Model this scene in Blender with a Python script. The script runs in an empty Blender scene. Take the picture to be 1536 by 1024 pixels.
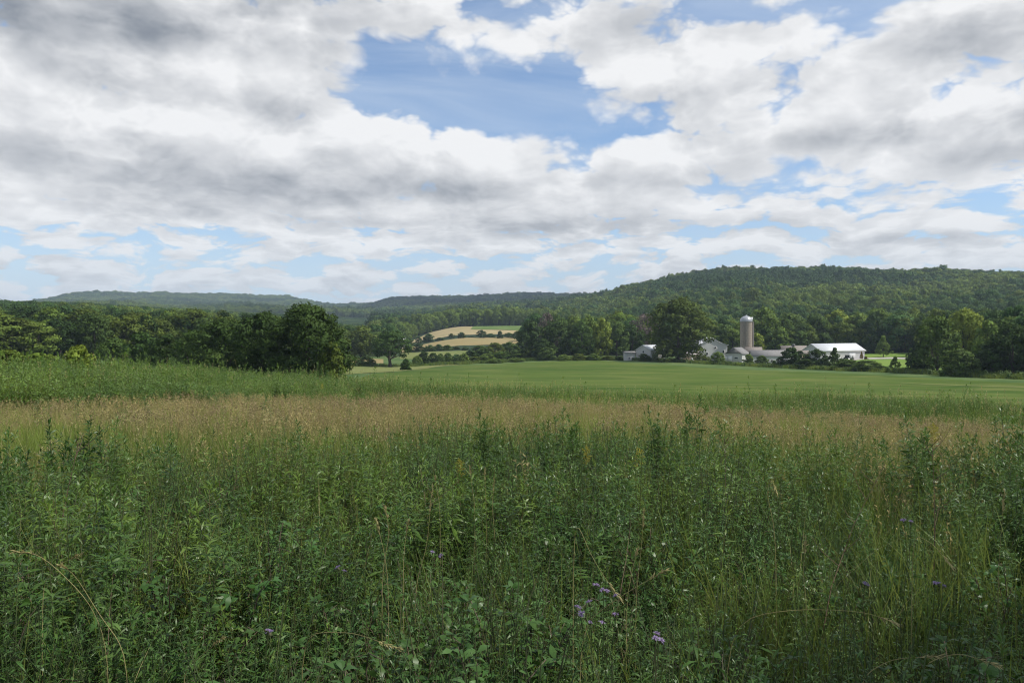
import bpy, math, random
import numpy as np
from mathutils import Vector, Matrix

random.seed(7)
RNG = np.random.default_rng(7)
SC = bpy.context.scene
COL = SC.collection
R = math.radians
F = 1152.0            # focal length of the photograph in its own pixels
HOR = 498.0           # row of the eye-level horizon
EYE = 1.65

# ------------------------------------------------------------------ camera
cam = bpy.data.objects.new("camera", bpy.data.cameras.new("camera"))
COL.objects.link(cam)
cam.location = (0, 0, EYE)
cam.rotation_euler = (R(90) - math.atan((512 - HOR) / F), 0, 0)
cam.data.sensor_width = 36
cam.data.lens = 27
cam.data.clip_start = 0.05
cam.data.clip_end = 20000
SC.camera = cam
SC.view_settings.view_transform = 'Standard'
SC.view_settings.look = 'None'
SC.view_settings.exposure = 0.0
SC.view_settings.gamma = 1.0
SC.view_settings.use_curve_mapping = False
SC.cycles.filter_width = 1.15
SC.cycles.use_denoising = True

# ------------------------------------------------------------------ node helpers
class NT:
    def __init__(self, tree):
        self.t = tree
        self.l = tree.links
    def n(self, typ, **kw):
        nd = self.t.nodes.new(typ)
        for k, v in kw.items():
            setattr(nd, k, v)
        return nd
    def put(self, sock, val):
        if isinstance(val, bpy.types.NodeSocket):
            self.l.new(val, sock)
        elif val is not None:
            sock.default_value = val
    def math(self, op, a, b=None, c=None, clamp=False):
        nd = self.n('ShaderNodeMath', operation=op, use_clamp=clamp)
        self.put(nd.inputs[0], a)
        if b is not None: self.put(nd.inputs[1], b)
        if c is not None: self.put(nd.inputs[2], c)
        return nd.outputs[0]
    def vmath(self, op, a, b=None):
        nd = self.n('ShaderNodeVectorMath', operation=op)
        self.put(nd.inputs[0], a)
        if b is not None: self.put(nd.inputs[1], b)
        return nd.outputs['Value'] if op in ('DOT_PRODUCT', 'LENGTH') else nd.outputs[0]
    def mix(self, fac, a, b, blend='MIX'):
        nd = self.n('ShaderNodeMix', data_type='RGBA', blend_type=blend)
        self.put(nd.inputs[0], fac)
        self.put(nd.inputs[6], a if isinstance(a, bpy.types.NodeSocket) else (*a[:3], 1))
        self.put(nd.inputs[7], b if isinstance(b, bpy.types.NodeSocket) else (*b[:3], 1))
        return nd.outputs[2]
    def ramp(self, v, a, b, lo=0.0, hi=1.0, smooth=True):
        nd = self.n('ShaderNodeMapRange', interpolation_type='SMOOTHSTEP' if smooth else 'LINEAR')
        self.put(nd.inputs[0], v); self.put(nd.inputs[1], a); self.put(nd.inputs[2], b)
        self.put(nd.inputs[3], lo); self.put(nd.inputs[4], hi)
        return nd.outputs[0]
    def noise(self, vec, scale, detail=3, rough=0.5, dist=0.0, typ=None):
        nd = self.n('ShaderNodeTexNoise')
        if vec is not None: self.put(nd.inputs['Vector'], vec)
        self.put(nd.inputs['Scale'], scale)
        self.put(nd.inputs['Detail'], detail)
        self.put(nd.inputs['Roughness'], rough)
        self.put(nd.inputs['Distortion'], dist)
        return nd.outputs[0]
    def comb(self, x, y, z):
        nd = self.n('ShaderNodeCombineXYZ')
        self.put(nd.inputs[0], x); self.put(nd.inputs[1], y); self.put(nd.inputs[2], z)
        return nd.outputs[0]
# ------------------------------------------------------------------ sun and sky
SUN_DIR = Vector((0.62, -0.12, 0.80)).normalized()
sun_el = math.asin(SUN_DIR.z)
sun_az = math.atan2(SUN_DIR.x, SUN_DIR.y)
sl = bpy.data.lights.new("sun", 'SUN')
sl.energy = 5.0
sl.angle = R(0.53)
sl.color = (1.0, 0.955, 0.88)
sun = bpy.data.objects.new("sun", sl)
COL.objects.link(sun)
sun.rotation_euler = SUN_DIR.to_track_quat('Z', 'Y').to_euler()
sun.location = (60, -20, 120)

world = bpy.data.worlds.new("World")
SC.world = world
world.use_nodes = True
world.cycles.sampling_method = "MANUAL"
world.cycles.sample_map_resolution = 256
wt = world.node_tree
wt.nodes.clear()
W = NT(wt)
sky = W.n('ShaderNodeTexSky', sky_type='NISHITA')
sky.sun_disc = False
sky.sun_elevation = sun_el
sky.sun_rotation = sun_az
sky.altitude = 200
sky.air_density = 1.0
sky.dust_density = 0.4
sky.ozone_density = 4.0
tc = W.n('ShaderNodeTexCoord')
sp = W.n('ShaderNodeSeparateXYZ')
W.l.new(tc.outputs['Generated'], sp.inputs[0])
dx, dy, dz = sp.outputs
az = W.math('ARCTAN2', dx, dy)
hyp = W.math('SQRT', W.math('ADD', W.math('MULTIPLY', dx, dx), W.math('MULTIPLY', dy, dy)))
elv = W.math('DIVIDE', dz, W.math('MAXIMUM', hyp, 0.05))        # tangent of the elevation

# banks of clouds: (column, row, half width, half height, amount) read off the sky, turned into azimuth / elevation
BANKS = [
    # open blue
    (655, 112, 150, 74, -1.15), (560, 95, 70, 55, -0.5), (770, 165, 90, 50, -0.9), (915, 205, 80, 28, -0.6), (720, 60, 60, 40, -0.5),
    (560, 150, 40, 22, -0.4), (1075, 12, 50, 20, -0.9), (840, 150, 60, 50, -0.45),
    (1360, 260, 80, 16, -0.45), (1240, 312, 110, 14, -0.35), (1420, 288, 100, 12, -0.3), (1195, 200, 60, 90, -0.10),
    (45, 340, 75, 11, -0.45), (300, 298, 40, 10, -0.4), (360, 345, 50, 10, -0.35), (20, 372, 80, 8, -0.35),
    (1190, 255, 60, 60, -0.28), (1480, 330, 60, 14, -0.3), (260, 385, 200, 14, -0.25), (700, 398, 200, 12, -0.2), (1180, 60, 60, 60, -0.12),
    # banks
    (165, 142, 110, 45, 0.5), (380, 5, 70, 40, 0.5), (635, 280, 60, 24, 0.45), (430, 172, 60, 24, 0.35),
    (230, 40, 380, 85, 1.35), (120, 180, 300, 90, 0.9), (430, 100, 70, 60, 0.75), (560, 20, 120, 40, 0.5), (400, 235, 330, 60, 0.8),
    (640, 235, 190, 52, 0.9), (760, 255, 90, 45, 0.55), (120, 265, 260, 50, 0.55), (600, 150, 70, 24, 0.55), (560, 130, 50, 14, 0.35), (690, 45, 60, 26, 0.5),
    (955, 95, 150, 72, 0.95), (1090, 90, 100, 50, 0.6), (870, 60, 80, 60, 0.45),
    (970, 245, 100, 46, 0.95), (1010, 205, 40, 30, 0.4), (880, 280, 120, 40, 0.5), (880, 330, 260, 26, 0.45),
    (1420, 140, 190, 80, 1.1), (1290, 170, 70, 60, 0.5), (1480, 40, 160, 60, 0.85), (1500, 215, 140, 50, 0.5),
    (120, 330, 75, 20, 0.55), (230, 310, 60, 22, 0.5), (590, 366, 60, 14, 0.55), (420, 372, 70, 12, 0.4), (90, 350, 60, 12, 0.35), (320, 318, 50, 14, 0.4), (1420, 375, 110, 10, 0.3), (1250, 375, 90, 10, 0.3), (180, 405, 130, 14, 0.45),
    (1160, 330, 55, 18, 0.5), (1370, 340, 170, 26, 0.75), (800, 378, 90, 14, 0.35), (650, 330, 330, 26, 0.45), (1080, 280, 60, 30, 0.3),
]
def bank_sum(nt, a, v, banks, start):
    p = nt.comb(a, v, 0.0)
    acc = start
    for (cx, cy, sx, sy, amt) in banks:
        ca = math.atan((cx - 768) / F)
        k = math.cos(ca)
        d = nt.vmath('MULTIPLY', nt.vmath('SUBTRACT', p, (ca, (HOR - cy) / F * k, 0)), (F / sx / k / 1.1, F / sy / k / 1.1, 0))
        e = nt.math('POWER', 0.3679, nt.vmath('DOT_PRODUCT', d, d))
        acc = nt.math('MULTIPLY_ADD', e, amt, acc)
    return acc

SHADES = [
    # grey undersides (negative) and sunlit shoulders (positive)
    (190, 36, 340, 56, -0.85), (90, 112, 130, 26, -0.35), (300, 275, 280, 26, -0.55), (620, 288, 200, 20, -0.8), (110, 222, 220, 30, -0.45),
    (400, 170, 110, 28, -0.3), (1010, 142, 130, 20, -0.55), (930, 25, 120, 32, -0.4), (1330, 200, 190, 17, -0.85), (1455, 50, 130, 42, -0.6),
    (1490, 225, 90, 24, -0.6), (900, 345, 190, 16, -0.55), (960, 275, 110, 14, -0.3), (330, 325, 200, 9, -0.3), (1370, 358, 160, 9, -0.35), (700, 340, 200, 12, -0.3),
    (150, 160, 220, 40, 0.55), (355, 95, 80, 42, 0.5), (650, 225, 90, 28, 0.5), (760, 238, 60, 26, 0.5), (515, 188, 30, 18, 0.6),
    (960, 112, 80, 24, 0.6), (1105, 92, 55, 24, 0.55), (1420, 135, 120, 26, 0.6), (1000, 222, 60, 26, 0.6), (870, 250, 24, 16, 0.5),
    (1400, 326, 110, 13, 0.5), (590, 367, 60, 8, 0.5), (210, 401, 90, 8, 0.5), (100, 322, 60, 10, 0.3), (60, 275, 60, 14, 0.3),
]
def puff(a, v):
    """cloud texture: coarse overhead, finer and flatter towards the horizon; billows on top"""
    wn = W.n('ShaderNodeTexNoise', noise_dimensions='2D'); W.put(wn.inputs['Vector'], W.comb(a, W.math('MULTIPLY', v, 1.4), 0.0))
    wn.inputs['Scale'].default_value = 9.0; wn.inputs['Detail'].default_value = 3
    wv = W.vmath('MULTIPLY', W.vmath('SUBTRACT', wn.outputs['Color'], (.5, .5, .5)), (0.05, 0.03, 0.0))
    p = W.vmath('ADD', W.comb(a, v, 0.0), wv)
    def nz(sc, vec, det, rough):
        nd = W.n('ShaderNodeTexNoise', noise_dimensions='2D')
        W.put(nd.inputs['Vector'], W.vmath('MULTIPLY', p, vec))
        nd.inputs['Scale'].default_value = sc; nd.inputs['Detail'].default_value = det; nd.inputs['Roughness'].default_value = rough
        return nd.outputs[0]
    hi = nz(5.0, (1.0, 1.4, 1.0), 7, 0.50)
    lo = nz(12.0, (1.0, 3.4, 1.0), 5, 0.50)
    f = W.ramp(v, 0.08, 0.26)
    n = W.math('ADD', W.math('MULTIPLY', hi, f), W.math('MULTIPLY', lo, W.math('SUBTRACT', 1.0, f)))
    # rounded heads: cells whose distance squared makes domes with creases between
    def heads(sc, vec):
        vo = W.n('ShaderNodeTexVoronoi', feature='F1', voronoi_dimensions='2D')
        W.put(vo.inputs['Vector'], W.vmath('MULTIPLY', p, vec))
        vo.inputs['Scale'].default_value = sc
        vo.inputs['Detail'].default_value = 3.0
        vo.inputs['Roughness'].default_value = 0.48
        vo.inputs['Lacunarity'].default_value = 2.3
        return W.math('SUBTRACT', 0.30, W.math('MULTIPLY', vo.outputs['Distance'], vo.outputs['Distance']))
    b = W.math('ADD', W.math('MULTIPLY', heads(9.0, (1.0, 1.6, 1.0)), f), W.math('MULTIPLY', heads(16.0, (1.0, 2.9, 1.0)), W.math('SUBTRACT', 1.0, f)))
    return W.math('ADD', W.math('MULTIPLY', W.math('SUBTRACT', n, 0.5), 2.0), W.math('MULTIPLY', b, 1.0))
el0 = W.math('MAXIMUM', elv, 0.0)
vpl = W.math('ADD', el0, 0.085)
n0 = puff(az, el0)
n2 = puff(W.math('MULTIPLY_ADD', vpl, 0.04, az), W.math('MULTIPLY_ADD', vpl, 0.10, el0))
cover = W.ramp(el0, 0.03, 0.20, 0.64, 0.38)
d0 = W.math('ADD', bank_sum(W, az, el0, BANKS, cover), W.math('MULTIPLY', n0, 1.15))
alpha = W.ramp(d0, -0.30, W.ramp(el0, 0.05, 0.3, 0.34, 0.46))
shade = W.ramp(bank_sum(W, az, el0, SHADES, 0.62), -0.45, 1.25, 0.0, 1.04)
rel = W.math('SUBTRACT', n0, n2)
lit = W.math('ADD', shade, W.math('ADD', W.math('MULTIPLY', rel, 0.52), W.math('MULTIPLY', n0, -0.05)))
edge = W.ramp(d0, 0.1, 0.9, 0.20, -0.02)
lit = W.math('ADD', lit, edge)
ccol = W.mix(W.ramp(lit, -0.55, 1.10, smooth=False), (0.24, 0.27, 0.32), (0.955, 0.96, 0.97))
# thin high veil
veil = W.ramp(W.noise(W.comb(W.math('MULTIPLY', az, 2.0), W.math('MULTIPLY', elv, 7.0), 1.3), 1.6, 5, 0.6, 0.6), 0.34, 0.72, 0.06, 0.60)
# air light near the horizon
low = W.ramp(elv, 0.0, 0.20, 0.75, 0.0)
b_sky = W.n('ShaderNodeBackground'); b_sky.inputs[1].default_value = 0.15
hsv = W.n('ShaderNodeHueSaturation'); hsv.inputs['Saturation'].default_value = 1.0
W.l.new(sky.outputs[0], hsv.inputs['Color'])
W.l.new(hsv.outputs[0], b_sky.inputs[0])
ccol = W.mix(1.0, ccol, W.mix(W.ramp(el0, 0.02, 0.16), (0.83, 0.865, 0.90), (1, 1, 1)), 'MULTIPLY')
b_cl = W.n('ShaderNodeBackground'); b_cl.inputs[1].default_value = 0.97
W.l.new(ccol, b_cl.inputs[0])
b_veil = W.n('ShaderNodeBackground'); b_veil.inputs[0].default_value = (0.55, 0.66, 0.82, 1); b_veil.inputs[1].default_value = 1.0
m0 = W.n('ShaderNodeMixShader')
W.put(m0.inputs[0], W.math('MAXIMUM', veil, low)); W.l.new(b_sky.outputs[0], m0.inputs[1]); W.l.new(b_veil.outputs[0], m0.inputs[2])
m1 = W.n('ShaderNodeMixShader')
W.put(m1.inputs[0], alpha); W.l.new(m0.outputs[0], m1.inputs[1]); W.l.new(b_cl.outputs[0], m1.inputs[2])
wo = W.n('ShaderNodeOutputWorld')
W.l.new(m1.outputs[0], wo.inputs[0])
# ------------------------------------------------------------------ mesh helpers
def prop(o, label=None, cat=None, group=None, kind=None):
    if label: o['label'] = label
    if cat: o['category'] = cat
    if group: o['group'] = group
    if kind: o['kind'] = kind
    return o

class Acc:
    """collects vertex / face arrays and links them as ONE mesh"""
    def __init__(self):
        self.v = []; self.f = []; self.nv = 0; self.nor = []; self.has_nor = False
    def add(self, verts, faces, mat=0, nor=None):
        verts = np.asarray(verts, float).reshape(-1, 3)
        for fa in (faces if isinstance(faces, list) else [faces]):
            fa = np.asarray(fa, int)
            if fa.size:
                self.f.append((fa + self.nv, mat))
        self.v.append(verts); self.nv += len(verts)
        if nor is None:
            nor = np.zeros_like(verts)
        else:
            self.has_nor = True
        self.nor.append(np.asarray(nor, float).reshape(-1, 3))
        return self
    def mesh(self, name, mats, smooth=False):
        me = bpy.data.meshes.new(name)
        v = np.concatenate(self.v)
        me.vertices.add(len(v)); me.vertices.foreach_set('co', v.astype(np.float32).ravel())
        lv = np.concatenate([f.ravel() for f, m in self.f])
        tot = np.concatenate([np.full(len(f), f.shape[1]) for f, m in self.f])
        mi = np.concatenate([np.full(len(f), m) for f, m in self.f])
        me.loops.add(len(lv)); me.loops.foreach_set('vertex_index', lv.astype(np.int32))
        me.polygons.add(len(tot))
        st = np.concatenate([[0], np.cumsum(tot)[:-1]])
        me.polygons.foreach_set('loop_start', st.astype(np.int32))
        me.polygons.foreach_set('material_index', mi.astype(np.int32))
        me.update(calc_edges=True)
        me.validate()
        for m in (mats if isinstance(mats, (list, tuple)) else [mats]):
            me.materials.append(m)
        if smooth or self.has_nor:
            me.polygons.foreach_set('use_smooth', np.ones(len(tot), bool))
        if self.has_nor:
            n = np.concatenate(self.nor)
            ln = np.linalg.norm(n, axis=1, keepdims=True)
            n = np.where(ln > 1e-6, n / np.maximum(ln, 1e-6), 0)
            me.normals_split_custom_set_from_vertices(n.tolist())
        me.update()
        return me
    def build(self, name, mats, parent=None, loc=None, smooth=False):
        o = bpy.data.objects.new(name, self.mesh(name, mats, smooth))
        COL.objects.link(o)
        if parent is not None: o.parent = parent
        if loc is not None: o.location = loc
        return o

def empty(name, loc, rz=0.0):
    o = bpy.data.objects.new(name, None)
    o.empty_display_size = 0.2
    COL.objects.link(o)
    o.location = loc; o.rotation_euler = (0, 0, rz)
    return o

# ------------------------------------------------------------------ lie of the land
# heights of the ground (m) by distance (rows) and bearing (columns, as columns of the photograph)
PXC = np.array([-600, 0, 150, 300, 420, 520, 600, 700, 800, 890, 950, 1080, 1250, 1400, 1536, 2100], float)
ROWS = []
def rowz(d, *z): ROWS.append((d, np.array(z, float)))
def rowp(d, *p, tree=19.0):                       # rows given as the row of the photograph that the tree tops reach
    p = np.array(p, float)
    dep = d * np.cos(np.arctan((PXC - 768) / F))
    tr = np.full(len(PXC), tree)
    if d < 800: tr[6:9] = 15.0                    # open fields here, not woods
    ROWS.append((d, EYE + (HOR - p) / F * dep - tr))
#          -600    0    150   300   420   520   600   700   800   890   950  1080  1250  1400  1536  2100
rowz(2,    0,     0,    0,    0,    0,    0,    0,    0,    0,    0,    0,    0,    0,    0,    0,    0)
rowz(8,   -.10, -.12, -.14, -.15, -.16, -.18, -.19, -.20, -.21, -.22, -.22, -.23, -.25, -.27, -.28, -.30)
rowz(16,  -.35, -.42, -.44, -.46, -.50, -.55, -.57, -.60, -.63, -.66, -.68, -.72, -.75, -.78, -.80, -.85)
rowz(27,  -.75, -.90, -.94, -.98, -1.06, -1.15, -1.2, -1.28, -1.34, -1.4, -1.44, -1.5, -1.54, -1.58, -1.62, -1.7)
rowz(50,  -1.3, -1.55, -1.65, -1.8, -2.0, -2.25, -2.4, -2.55, -2.65, -2.7, -2.74, -2.8, -2.84, -2.86, -2.88, -3.0)
rowz(80,  -2.0, -2.6, -2.8, -3.1, -3.5, -4.0, -4.2, -4.4, -4.55, -4.6, -4.65, -4.7, -4.7, -4.65, -4.6, -4.6)
rowz(130, -3.0, -4.2, -4.6, -5.2, -5.9, -6.5, -6.7, -6.9, -7.0, -7.05, -7.05, -7.1, -7.1, -7.0, -6.8, -6.5)
rowz(200, -3.0, -5.0, -5.6, -6.6, -7.6, -8.4, -8.5, -8.4, -8.3, -8.3, -8.3, -8.4, -8.4, -8.3, -8.0, -7.0)
rowz(280, -2.0, -4.2, -5.0, -6.6, -8.4, -10.2, -10.6, -10.3, -9.3, -8.8, -8.9, -9.5, -9.3, -8.2, -7.8, -6.0)
rowz(340, 0,    -3.0, -4.0, -6.0, -8.4, -10.2, -10.6, -10.2, -9.2, -8.8, -8.8, -9.3, -8.8, -7.6, -7.0, -4.0)
rowz(400, 2,    -1.0, -2.5, -5.0, -7.6, -9.6, -9.8, -9.5, -9.0, -8.8, -8.8, -9.0, -8.2, -6.8, -5.5, -1.0)
rowp(500, 440,  450,  457,  466,  480,  489,  492, 480.5, 482,  486,  484,  474,  470,  468,  466,  450)
rowp(620, 436,  448,  455,  464,  476,  484,  487, 472.5, 473,  474,  468,  456,  454,  456,  452,  436)
rowp(720, 434,  447,  454,  463,  472,  480,  482, 464.5, 466,  468,  461,  445,  443,  446,  440,  425)
rowp(900, 432,  447,  453,  461,  469,  474,  475,  464,  462,  458,  448,  426,  424,  430,  426,  415)
rowp(1300, 432, 452,  455,  459,  464,  467,  467,  459,  454,  440,  424, 403.5, 401.5, 404, 407,  408)
rowp(1700, 432, 455,  456,  457,  460,  463,  463,  456,  451,  444,  434,  416,  414,  416,  418,  418)
rowp(2200, 436, 457,  456,  457,  461,  463,  459,  451,  446,  444,  440,  432,  432,  432,  432,  430)
rowp(2800, 440, 456,  449,  451,  455,  458, 448.5, 443.5, 442, 441,  440,  440,  440,  440,  440,  438)
rowp(3400, 444, 457, 439.5, 441.5, 445.5, 458, 456,  449,  449,  449,  449,  449,  449,  449,  449,  446)
rowp(4500, 455, 460,  452,  455,  457,  461,  461,  460,  460,  460,  460,  460,  460,  460,  460,  458)
rowp(9000, 474, 478,  474,  475,  476,  478,  478,  478,  478,  478,  478,  478,  478,  478,  478,  476)
LD = np.log(np.array([r[0] for r in ROWS]))
TZ = np.array([r[1] for r in ROWS])
AZC = np.arctan((PXC - 768) / F)
back = 0.5 * (TZ[:, :1] + TZ[:, -1:])
AZC = np.concatenate([[-math.pi], AZC, [math.pi]])
TZ = np.concatenate([back, TZ, back], axis=1)

def _slopes(x, y):                                # limited slopes: no overshoot between knots (along axis 0)
    h = np.diff(x)[:, None]
    dl = np.diff(y, axis=0) / h
    m = np.zeros_like(y)
    a, b = dl[:-1], dl[1:]
    with np.errstate(divide='ignore', invalid='ignore'):
        hm = np.where(a * b > 0, 2 * a * b / np.where(a + b == 0, 1, a + b), 0)
    m[1:-1] = hm; m[0] = dl[0]; m[-1] = dl[-1]
    return m
MD = _slopes(LD, TZ)
def _rows_at(d):
    """heights of all columns at distances d -> (n, columns)"""
    l = np.clip(np.log(np.maximum(d, 1e-3)), LD[0], LD[-1])
    i = np.clip(np.searchsorted(LD, l) - 1, 0, len(LD) - 2)
    h = (LD[i + 1] - LD[i])[:, None]
    t = ((l - LD[i]) / (LD[i + 1] - LD[i]))[:, None]
    return ((2 * t**3 - 3 * t**2 + 1) * TZ[i] + (t**3 - 2 * t**2 + t) * h * MD[i]
            + (-2 * t**3 + 3 * t**2) * TZ[i + 1] + (t**3 - t**2) * h * MD[i + 1])
def H(x, y):
    x = np.atleast_1d(np.asarray(x, float)); y = np.atleast_1d(np.asarray(y, float))
    d = np.hypot(x, y); a = np.arctan2(x, y)
    rz = _rows_at(d)
    j = np.clip(np.searchsorted(AZC, a) - 1, 0, len(AZC) - 2)
    t = np.clip((a - AZC[j]) / (AZC[j + 1] - AZC[j]), 0, 1)
    n = np.arange(len(x))
    # smooth across bearings: cubic through neighbours (Catmull-Rom on uneven knots, limited)
    jm = np.maximum(j - 1, 0); jp = np.minimum(j + 2, len(AZC) - 1)
    y0, y1, y2, y3 = rz[n, jm], rz[n, j], rz[n, j + 1], rz[n, jp]
    hh = AZC[j + 1] - AZC[j]
    def lim(a, b):
        s = np.where(a + b == 0, 1, a + b)
        return np.where(a * b > 0, 2 * a * b / s, 0)
    dl = (y2 - y1) / hh
    dm = (y1 - y0) / np.maximum(AZC[j] - AZC[jm], 1e-6); dp = (y3 - y2) / np.maximum(AZC[jp] - AZC[j + 1], 1e-6)
    m1 = lim(dm, dl) * hh; m2 = lim(dl, dp) * hh
    z = (2 * t**3 - 3 * t**2 + 1) * y1 + (t**3 - 2 * t**2 + t) * m1 + (-2 * t**3 + 3 * t**2) * y2 + (t**3 - t**2) * m2
    k = np.clip((d - 10) / 60, 0, 1)
    z = z + 0.05 * np.sin(x * 0.9 + 1.3) * np.sin(y * 0.7) * np.clip(d / 12, 0, 1) * (1 - 0.5 * k)
    z = z + k * (0.16 * np.sin(x * 0.05 + 0.4) * np.sin(y * 0.06 + 1.0) + 0.07 * np.sin(x * 0.16 + y * 0.11))
    kk = np.clip((d - 500) / 1500, 0, 1)
    z = z + kk * (5.0 * np.sin(x * 0.016 + 2 + 0.8 * np.sin(y * 0.004)) * np.sin(y * 0.005 + 0.6) + 2.0 * np.sin(x * 0.023 + y * 0.009))
    return z
def h1(x, y): return float(H(x, y)[0])
def at(px, d):
    """point on the ground at depth d along column px of the photograph"""
    x = (px - 768) / F * d
    return x, d, h1(x, d)
def zrow(py, d): return EYE + (HOR - py) / F * d

# ------------------------------------------------------------------ materials
def new_mat(name):
    m = bpy.data.materials.new(name); m.use_nodes = True
    m.node_tree.nodes.clear()
    k = NT(m.node_tree)
    out = k.n('ShaderNodeOutputMaterial')
    return m, k, out
def principled(k, col, rough=0.8, spec=0.3, metal=0.0, normal=None):
    b = k.n('ShaderNodeBsdfPrincipled')
    k.put(b.inputs['Base Color'], col if isinstance(col, bpy.types.NodeSocket) else (*col[:3], 1))
    k.put(b.inputs['Roughness'], rough)
    k.put(b.inputs['Specular IOR Level'], spec)
    k.put(b.inputs['Metallic'], metal)
    if normal is not None: k.put(b.inputs['Normal'], normal)
    return b
def pos(k): return k.n('ShaderNodeNewGeometry').outputs['Position']
def bump(k, h, strength=0.3, dist=0.1):
    b = k.n('ShaderNodeBump')
    b.inputs['Strength'].default_value = strength; b.inputs['Distance'].default_value = dist
    k.put(b.inputs['Height'], h)
    return b.outputs[0]

def leaf_mat(name, a, b, trans=0.3, rough=0.5, spec=0.35, scale=3.0, tint=True):
    """foliage: colours a..b by individual, small blotches, some light through the blade; object colour multiplies"""
    m, k, out = new_mat(name)
    oi = k.n('ShaderNodeObjectInfo')
    tc_ = k.n('ShaderNodeTexCoord')
    c = k.mix(oi.outputs['Random'], a, b)
    nz = k.noise(tc_.outputs['Object'], scale, 2)
    val = k.ramp(nz, 0.25, 0.75, 0.72, 1.3, smooth=False)
    hs = k.n('ShaderNodeHueSaturation')
    k.put(hs.inputs['Value'], val); k.put(hs.inputs['Color'], c)
    c = hs.outputs[0]
    if tint:                                      # one tint per plant: from the scatter's points, else the object's own colour
        ia = k.n('ShaderNodeAttribute', attribute_type='INSTANCER', attribute_name='tint')
        has = k.math('GREATER_THAN', k.vmath('LENGTH', ia.outputs['Vector']), 0.01)
        c = k.mix(1.0, c, k.mix(has, oi.outputs['Color'], ia.outputs['Vector']), 'MULTIPLY')
    p = principled(k, c, rough, spec)
    t = k.n('ShaderNodeBsdfTranslucent')
    hs2 = k.n('ShaderNodeHueSaturation'); hs2.inputs['Value'].default_value = 1.5; hs2.inputs['Hue'].default_value = 0.48
    k.put(hs2.inputs['Color'], c); k.l.new(hs2.outputs[0], t.inputs[0])
    ms = k.n('ShaderNodeMixShader'); ms.inputs[0].default_value = trans
    k.l.new(p.outputs[0], ms.inputs[1]); k.l.new(t.outputs[0], ms.inputs[2])
    k.l.new(ms.outputs[0], out.inputs[0])
    return m

def field_mat(name, a, b, c, s1, s2, stripe=None, rough=0.9, stretch=(1, 1, 1)):
    m, k, out = new_mat(name)
    P = k.vmath('MULTIPLY', pos(k), stretch)
    n1 = k.noise(P, s1, 6, 0.62); n2 = k.noise(P, s2, 6, 0.68)
    col = k.mix(k.ramp(n1, 0.35, 0.65), a, b)
    col = k.mix(k.ramp(n2, 0.42, 0.72), col, c)
    if stripe:
        ang, period, dark = stripe
        sx = k.n('ShaderNodeSeparateXYZ'); k.l.new(P, sx.inputs[0])
        u = k.math('ADD', k.math('MULTIPLY', sx.outputs[0], math.cos(ang)), k.math('MULTIPLY', sx.outputs[1], math.sin(ang)))
        u = k.math('ADD', u, k.math('MULTIPLY', n1, period * 0.8))
        s = k.math('SINE', k.math('MULTIPLY', u, 2 * math.pi / period))
        col = k.mix(k.ramp(s, -0.6, 0.8, 0.0, dark), col, tuple(0.62 * v for v in a))
    p = principled(k, col, rough, 0.03, normal=bump(k, k.noise(P, s2 * 4.0, 4, 0.7), 0.7, 0.4))
    k.l.new(p.outputs[0], out.inputs[0])
    return m

# ground: leaf litter underfoot, straw under the dry grass, rough green beyond, forest floor on the hills
def ground_mat():
    m, k, out = new_mat("ground_earth")
    P = pos(k)
    sx = k.n('ShaderNodeSeparateXYZ'); k.l.new(P, sx.inputs[0])
    d = k.vmath('LENGTH', k.comb(sx.outputs[0], sx.outputs[1], 0.0))
    n = k.noise(P, 0.35, 3); nf = k.noise(P, 14.0, 4, 0.6)
    dd = k.math('MULTIPLY_ADD', k.math('SUBTRACT', n, 0.5), 5.0, d)
    litter = k.mix(k.ramp(nf, 0.35, 0.7), (0.020, 0.024, 0.012), (0.055, 0.06, 0.025))
    straw = k.mix(k.ramp(nf, 0.3, 0.7), (0.12, 0.095, 0.045), (0.22, 0.175, 0.085))
    green = k.mix(k.ramp(k.noise(P, 0.08, 5, 0.6), 0.35, 0.65), (0.055, 0.10, 0.028), (0.10, 0.14, 0.045))
    forest = k.mix(k.ramp(k.noise(P, 0.02, 5, 0.6), 0.35, 0.65), (0.018, 0.035, 0.014), (0.03, 0.05, 0.02))
    c = k.mix(k.ramp(dd, 9.0, 12.0), litter, straw)
    c = k.mix(k.ramp(dd, 25.0, 29.0), c, green)
    c = k.mix(k.ramp(dd, 350.0, 420.0), c, forest)
    p = principled(k, c, 0.95, 0.1, normal=bump(k, nf, 0.5, 0.05))
    k.l.new(p.outputs[0], out.inputs[0])
    return m

# ------------------------------------------------------------------ ground sheet
def ground():
    rad = np.concatenate([[0.0], np.geomspace(0.8, 9000, 210)])
    az1 = np.linspace(-0.95, 0.95, 330)
    az2 = np.linspace(0.95, 2 * math.pi - 0.95, 80)[1:-1]
    azs = np.concatenate([az1, az2]); na = len(azs)
    rr, aa = np.meshgrid(rad[1:], azs, indexing='ij')
    x = (rr * np.sin(aa)).ravel(); y = (rr * np.cos(aa)).ravel()
    v = np.column_stack([x, y, H(x, y)])
    v = np.concatenate([[[0, 0, h1(0, 0)]], v])
    nr = len(rad) - 1
    i = np.arange(nr - 1)[:, None]; j = np.arange(na)[None, :]
    a = 1 + i * na + j; b = 1 + i * na + (j + 1) % na
    q = np.stack([a, a + na, b + na, b], -1).reshape(-1, 4)[:, ::-1]
    jj = np.arange(na)
    t = np.column_stack([np.zeros(na, int), 1 + jj, 1 + (jj + 1) % na])[:, ::-1]
    ac = Acc(); ac.add(v, [q, t])
    o = ac.build("ground", ground_mat(), smooth=True)
    return prop(o, kind='structure', label='rolling grassy farmland and hillside ground')
ground()

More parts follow.
